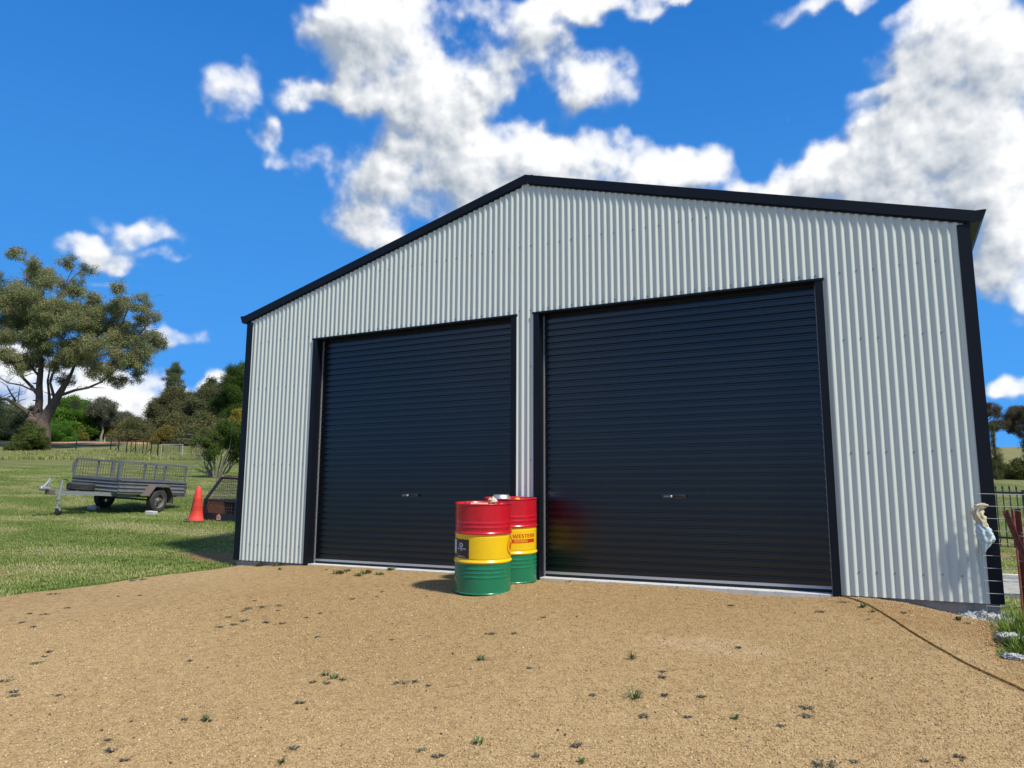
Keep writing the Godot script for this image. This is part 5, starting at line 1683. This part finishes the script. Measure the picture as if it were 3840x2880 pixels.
func build_weeds() -> void:
	var protos := []
	for kind in 6:
		var row := []
		for v in 3: row.append(weed_proto(kind, 100 + kind * 10 + v))
		protos.append(row)
	var mats := [[M.weed_black, M.weed_dark, M.weed_black], [M.weed_dark, M.weed_black, M.weed_dark], [M.weed_dark, M.weed_black, M.weed_dark], [M.weed_green, M.weed_olive, M.weed_green], [M.weed_green, M.weed_olive, M.weed_green], [M.weed_green, M.weed_olive, M.weed_green]]
	var words := ["tiny dark speck of dead weed", "small dark weed pressed flat", "ragged dark weed patch pressed flat", "small green weed tuft", "spreading green weed", "upright green grass tuft"]
	var i := 0
	for w in WEEDS:
		var kind: int = w[2]
		var v := rng.randi() % 3
		var o := mesh_node("weed", protos[kind][v], mats[kind][v])
		var s := rng.randf_range(0.65, 1.15)
		o.position = Vector3(w[0], gravel_h(w[0], w[1]) + 0.002, w[1])
		o.rotation.y = rng.randf() * TAU
		o.scale = Vector3(s, s, s)
		var across := "far left" if w[0] < 2.0 else "left of centre" if w[0] < 4.0 else "in front of the drums" if w[0] < 5.6 else "before the right door" if w[0] < 7.0 else "near the hose"
		var depth_ := "close to the shed" if w[1] < 1.6 else "halfway across the yard" if w[1] < 2.6 else "in the near yard" if w[1] < 3.6 else "in the nearest gravel"
		var where := "%s, %s" % [depth_, across]
		if w[1] < 0.7: where = "by the left door sill" if w[0] < 4.2 else "by the right door sill"
		elif w[0] > 7.5 and w[1] < 1.2: where = "around the hose below the right wall"
		tag(o, "%s %s" % [words[kind], where], "weed", "%ss %s" % [words[kind], where])
		i += 1

# glossy drum paint with faint scuffs: uneven colour and uneven gloss
func scuffed(c1: Color, c2: Color, seed_: int) -> StandardMaterial3D:
	var m := textured(grain([c1, c2, c2], 256, 0.02, 0.09, seed_), 2.2, 1.0, 0.0, null, 0.0, false)
	m.metallic_specular = 0.5
	m.roughness_texture = grain([Color(0.03, 0.03, 0.03), Color(0.055, 0.055, 0.055), Color(0.12, 0.12, 0.12)], 256, 0.03, 0.15, seed_ + 1)
	return m

func build_materials() -> void:
	M.cladding = mat(lin(0.620, 0.660, 0.580), 0.42)
	M.trim = mat(lin(0.0045, 0.0060, 0.0095), 0.45, 0.0, 0.35)
	M.door = mat(lin(0.0030, 0.0045, 0.0070), 0.27, 0.0, 0.58)
	M.door.heightmap_enabled = true
	M.door.heightmap_texture = relief(256, 0.05, 51)
	M.door.uv1_triplanar = true
	M.door.uv1_world_triplanar = true
	M.door.uv1_scale = Vector3(1.2, 3.0, 1.0)
	M.door.heightmap_scale = 0.03
	M.rubber = mat(lin(0.012, 0.012, 0.013), 0.7)
	M.handle = mat(lin(0.022, 0.024, 0.028), 0.4)
	M.handle_print = mat(lin(0.22, 0.22, 0.22), 0.5)
	M.alloy = mat(lin(0.50, 0.51, 0.52), 0.45, 0.6)
	M.galv = textured(grain([Color(0.26, 0.27, 0.28), Color(0.38, 0.39, 0.40)], 128, 0.06, 0.2, 40), 3.0, 0.55, 0.4)
	M.galv_pale = mat(lin(0.55, 0.57, 0.58), 0.5, 0.3)
	M.screw = mat(lin(0.30, 0.32, 0.33), 0.4, 0.5)
	M.white_print = mat(lin(0.72, 0.72, 0.70), 0.5)
	M.concrete = textured(grain([Color(0.42, 0.42, 0.39), Color(0.58, 0.57, 0.53), Color(0.66, 0.65, 0.61)], 256, 0.02, 0.12, 14), 1.2, 0.85, 0.0, relief(256, 0.15, 15), 0.15)
	M.concrete_old = textured(grain([Color(0.17, 0.165, 0.145), Color(0.30, 0.295, 0.265), Color(0.38, 0.37, 0.33)], 256, 0.02, 0.14, 16), 1.2, 0.9, 0.0, relief(256, 0.15, 15), 0.2)
	M.spill = textured(grain([Color(0.26, 0.25, 0.22), Color(0.52, 0.51, 0.48), Color(0.68, 0.67, 0.64)], 256, 0.03, 0.15, 18), 3.0, 0.95, 0.0, relief(256, 0.08, 19), 1.6)
	M.block = textured(grain([Color(0.42, 0.43, 0.42), Color(0.60, 0.61, 0.60)], 128, 0.05, 0.2, 20), 4.0, 0.9)
	M.drum_red = scuffed(Color(0.44, 0.005, 0.014), Color(0.52, 0.010, 0.022), 61)
	M.drum_yellow = scuffed(Color(0.74, 0.45, 0.004), Color(0.82, 0.53, 0.010), 63)
	M.drum_green = scuffed(Color(0.003, 0.145, 0.060), Color(0.012, 0.185, 0.088), 65)
	M.drum_print = mat(lin(0.58, 0.035, 0.008), 0.3)
	M.label_black = mat(lin(0.018, 0.018, 0.019), 0.4)
	M.label_grey = mat(lin(0.45, 0.46, 0.48), 0.4)
	M.label_dark_grey = mat(lin(0.16, 0.165, 0.17), 0.4)
	M.paper = textured(grain([Color(0.30, 0.10, 0.08), Color(0.52, 0.46, 0.36), Color(0.66, 0.62, 0.54)], 128, 0.05, 0.2, 21), 5.0, 0.8, 0.0, null, 0.0, false)
	M.sandstone = textured(grain([Color(0.46, 0.34, 0.17), Color(0.66, 0.54, 0.34), Color(0.76, 0.68, 0.5)], 128, 0.05, 0.2, 22), 8.0, 0.9, 0.0, relief(128, 0.1, 23), 0.6, false)
	M.tin = mat(lin(0.62, 0.63, 0.63), 0.42, 0.9)
	M.cone = textured(grain([Color(0.68, 0.045, 0.030), Color(0.80, 0.060, 0.040), Color(0.82, 0.15, 0.11)], 256, 0.02, 0.1, 24), 1.5, 0.6, 0.0, null, 0.0, false)
	M.cone_base = mat(lin(0.09, 0.085, 0.075), 0.85)
	M.hose = textured(grain([Color(0.10, 0.05, 0.018), Color(0.26, 0.14, 0.025), Color(0.44, 0.26, 0.05)], 128, 0.05, 0.12, 25), 3.5, 0.5)
	M.trailer = textured(grain([Color(0.070, 0.078, 0.092), Color(0.125, 0.132, 0.144), Color(0.165, 0.168, 0.172), Color(0.18, 0.135, 0.105)], 256, 0.015, 0.09, 26), 0.9, 0.6, 0.0)
	M.trailer_rust = textured(grain([Color(0.06, 0.05, 0.045), Color(0.12, 0.10, 0.09), Color(0.15, 0.085, 0.05)], 256, 0.03, 0.12, 27), 1.5, 0.8)
	M.guard = textured(grain([Color(0.085, 0.075, 0.07), Color(0.16, 0.13, 0.11), Color(0.19, 0.115, 0.075)], 256, 0.02, 0.1, 28), 1.3, 0.7)
	M.drawbar = mat(lin(0.20, 0.225, 0.22), 0.5)
	M.tyre = textured(grain([Color(0.022, 0.022, 0.024), Color(0.045, 0.045, 0.044), Color(0.09, 0.08, 0.066)], 256, 0.02, 0.1, 29), 2.0, 0.85, 0.0, null, 0.0, false)
	M.rim = textured(grain([Color(0.07, 0.062, 0.055), Color(0.19, 0.18, 0.165), Color(0.26, 0.21, 0.15)], 128, 0.04, 0.1, 30), 4.0, 0.6, 0.3, null, 0.0, false)
	M.cage_black = mat(lin(0.014, 0.016, 0.022), 0.5)
	M.cage_wire = mat(lin(0.075, 0.068, 0.062), 0.7)
	M.rusty = textured(grain([Color(0.05, 0.022, 0.012), Color(0.13, 0.05, 0.025), Color(0.20, 0.085, 0.04)], 256, 0.03, 0.1, 32), 1.6, 0.9)
	M.rust_roof = textured(grain([Color(0.20, 0.05, 0.022), Color(0.34, 0.10, 0.045), Color(0.50, 0.30, 0.16)], 256, 0.03, 0.1, 33), 1.6, 0.8)
	M.rust_paint = textured(grain([Color(0.10, 0.030, 0.022), Color(0.17, 0.052, 0.038), Color(0.23, 0.095, 0.07)], 256, 0.02, 0.16, 34), 3.0, 0.75)
	M.black_steel = mat(lin(0.012, 0.013, 0.016), 0.45)
	M.rag_cream = textured(grain([Color(0.50, 0.40, 0.24), Color(0.68, 0.60, 0.42)], 128, 0.04, 0.2, 35), 5.0, 0.95)
	M.rag_blue = textured(grain([Color(0.44, 0.56, 0.58), Color(0.60, 0.70, 0.70)], 128, 0.04, 0.2, 36), 5.0, 0.95)
	for m in [M.rag_cream, M.rag_blue]:
		m.rim_enabled = true
		m.rim = 0.3
	M.bark = mat(lin(0.075, 0.058, 0.043), 0.95)
	M.gum_bark = textured(grain([Color(0.060, 0.042, 0.032), Color(0.13, 0.095, 0.073), Color(0.21, 0.165, 0.135)], 256, 0.03, 0.1, 37), 0.5, 0.95, 0.0, relief(256, 0.06, 38), 5.0)
	M.pale_bark = mat(lin(0.30, 0.27, 0.235), 0.9)
	M.dark_bark = mat(lin(0.035, 0.028, 0.023), 0.95)
	M.grey_twig = mat(lin(0.22, 0.19, 0.16), 0.95)
	M.weed_dark = mat(lin(0.075, 0.085, 0.058), 0.9)
	M.weed_black = mat(lin(0.055, 0.053, 0.042), 0.9)
	M.weed_green = mat(lin(0.090, 0.145, 0.040), 0.8)
	M.weed_olive = mat(lin(0.095, 0.105, 0.042), 0.85)

func _ready() -> void:
	rng.seed = 20240917
	patches.seed = 4; patches.frequency = 0.01; patches.fractal_octaves = 4
	fine.seed = 9; fine.frequency = 0.06; fine.fractal_octaves = 3

	var cam := Camera3D.new()
	cam.name = "camera"
	cam.fov = 54.98
	cam.near = 0.05
	cam.far = 1500.0
	add_child(cam)
	cam.position = Vector3(8.207, 0.889, 7.639)
	cam.rotation_degrees = Vector3(8.6548, 26.9298, 0.2523)
	cam.current = true

	var env := Environment.new()
	env.background_mode = Environment.BG_SKY
	var pano := PanoramaSkyMaterial.new()
	pano.panorama = ImageTexture.create_from_image(paint_sky())
	var sky := Sky.new()
	sky.sky_material = pano
	env.sky = sky
	env.background_energy_multiplier = 1.0
	env.tonemap_mode = Environment.TONE_MAPPER_LINEAR
	env.tonemap_exposure = 1.15
	env.sdfgi_enabled = true
	env.ssao_enabled = true
	env.ssil_enabled = true
	var we := WorldEnvironment.new()
	we.name = "environment"
	we.environment = env
	add_child(we)

	var sun := DirectionalLight3D.new()
	sun.name = "sun"
	sun.light_energy = 1.38
	sun.light_color = Color(1.0, 0.98, 0.94)
	sun.light_angular_distance = 5.0
	sun.shadow_enabled = true
	add_child(sun)
	var e := deg_to_rad(SUN_HEIGHT)
	var a := deg_to_rad(SUN_OFF_WALL)
	sun.look_at_from_position(Vector3.ZERO, -Vector3(cos(e) * cos(a), sin(e), cos(e) * sin(a)))

	fit_ground()
	near_h.resize(NX * NZ)
	for j in NZ:
		for i in NX: near_h[j * NX + i] = exact_h(i / 4.0 - 42.0, j / 4.0 - 36.0)
	build_materials()
	build_ground()
	build_shed()
	build_trees()
	build_trailer()
	build_cage()
	build_drums()
	build_yard()
	build_right_fence()
	build_far_fence()
	build_weeds()
	build_grass()
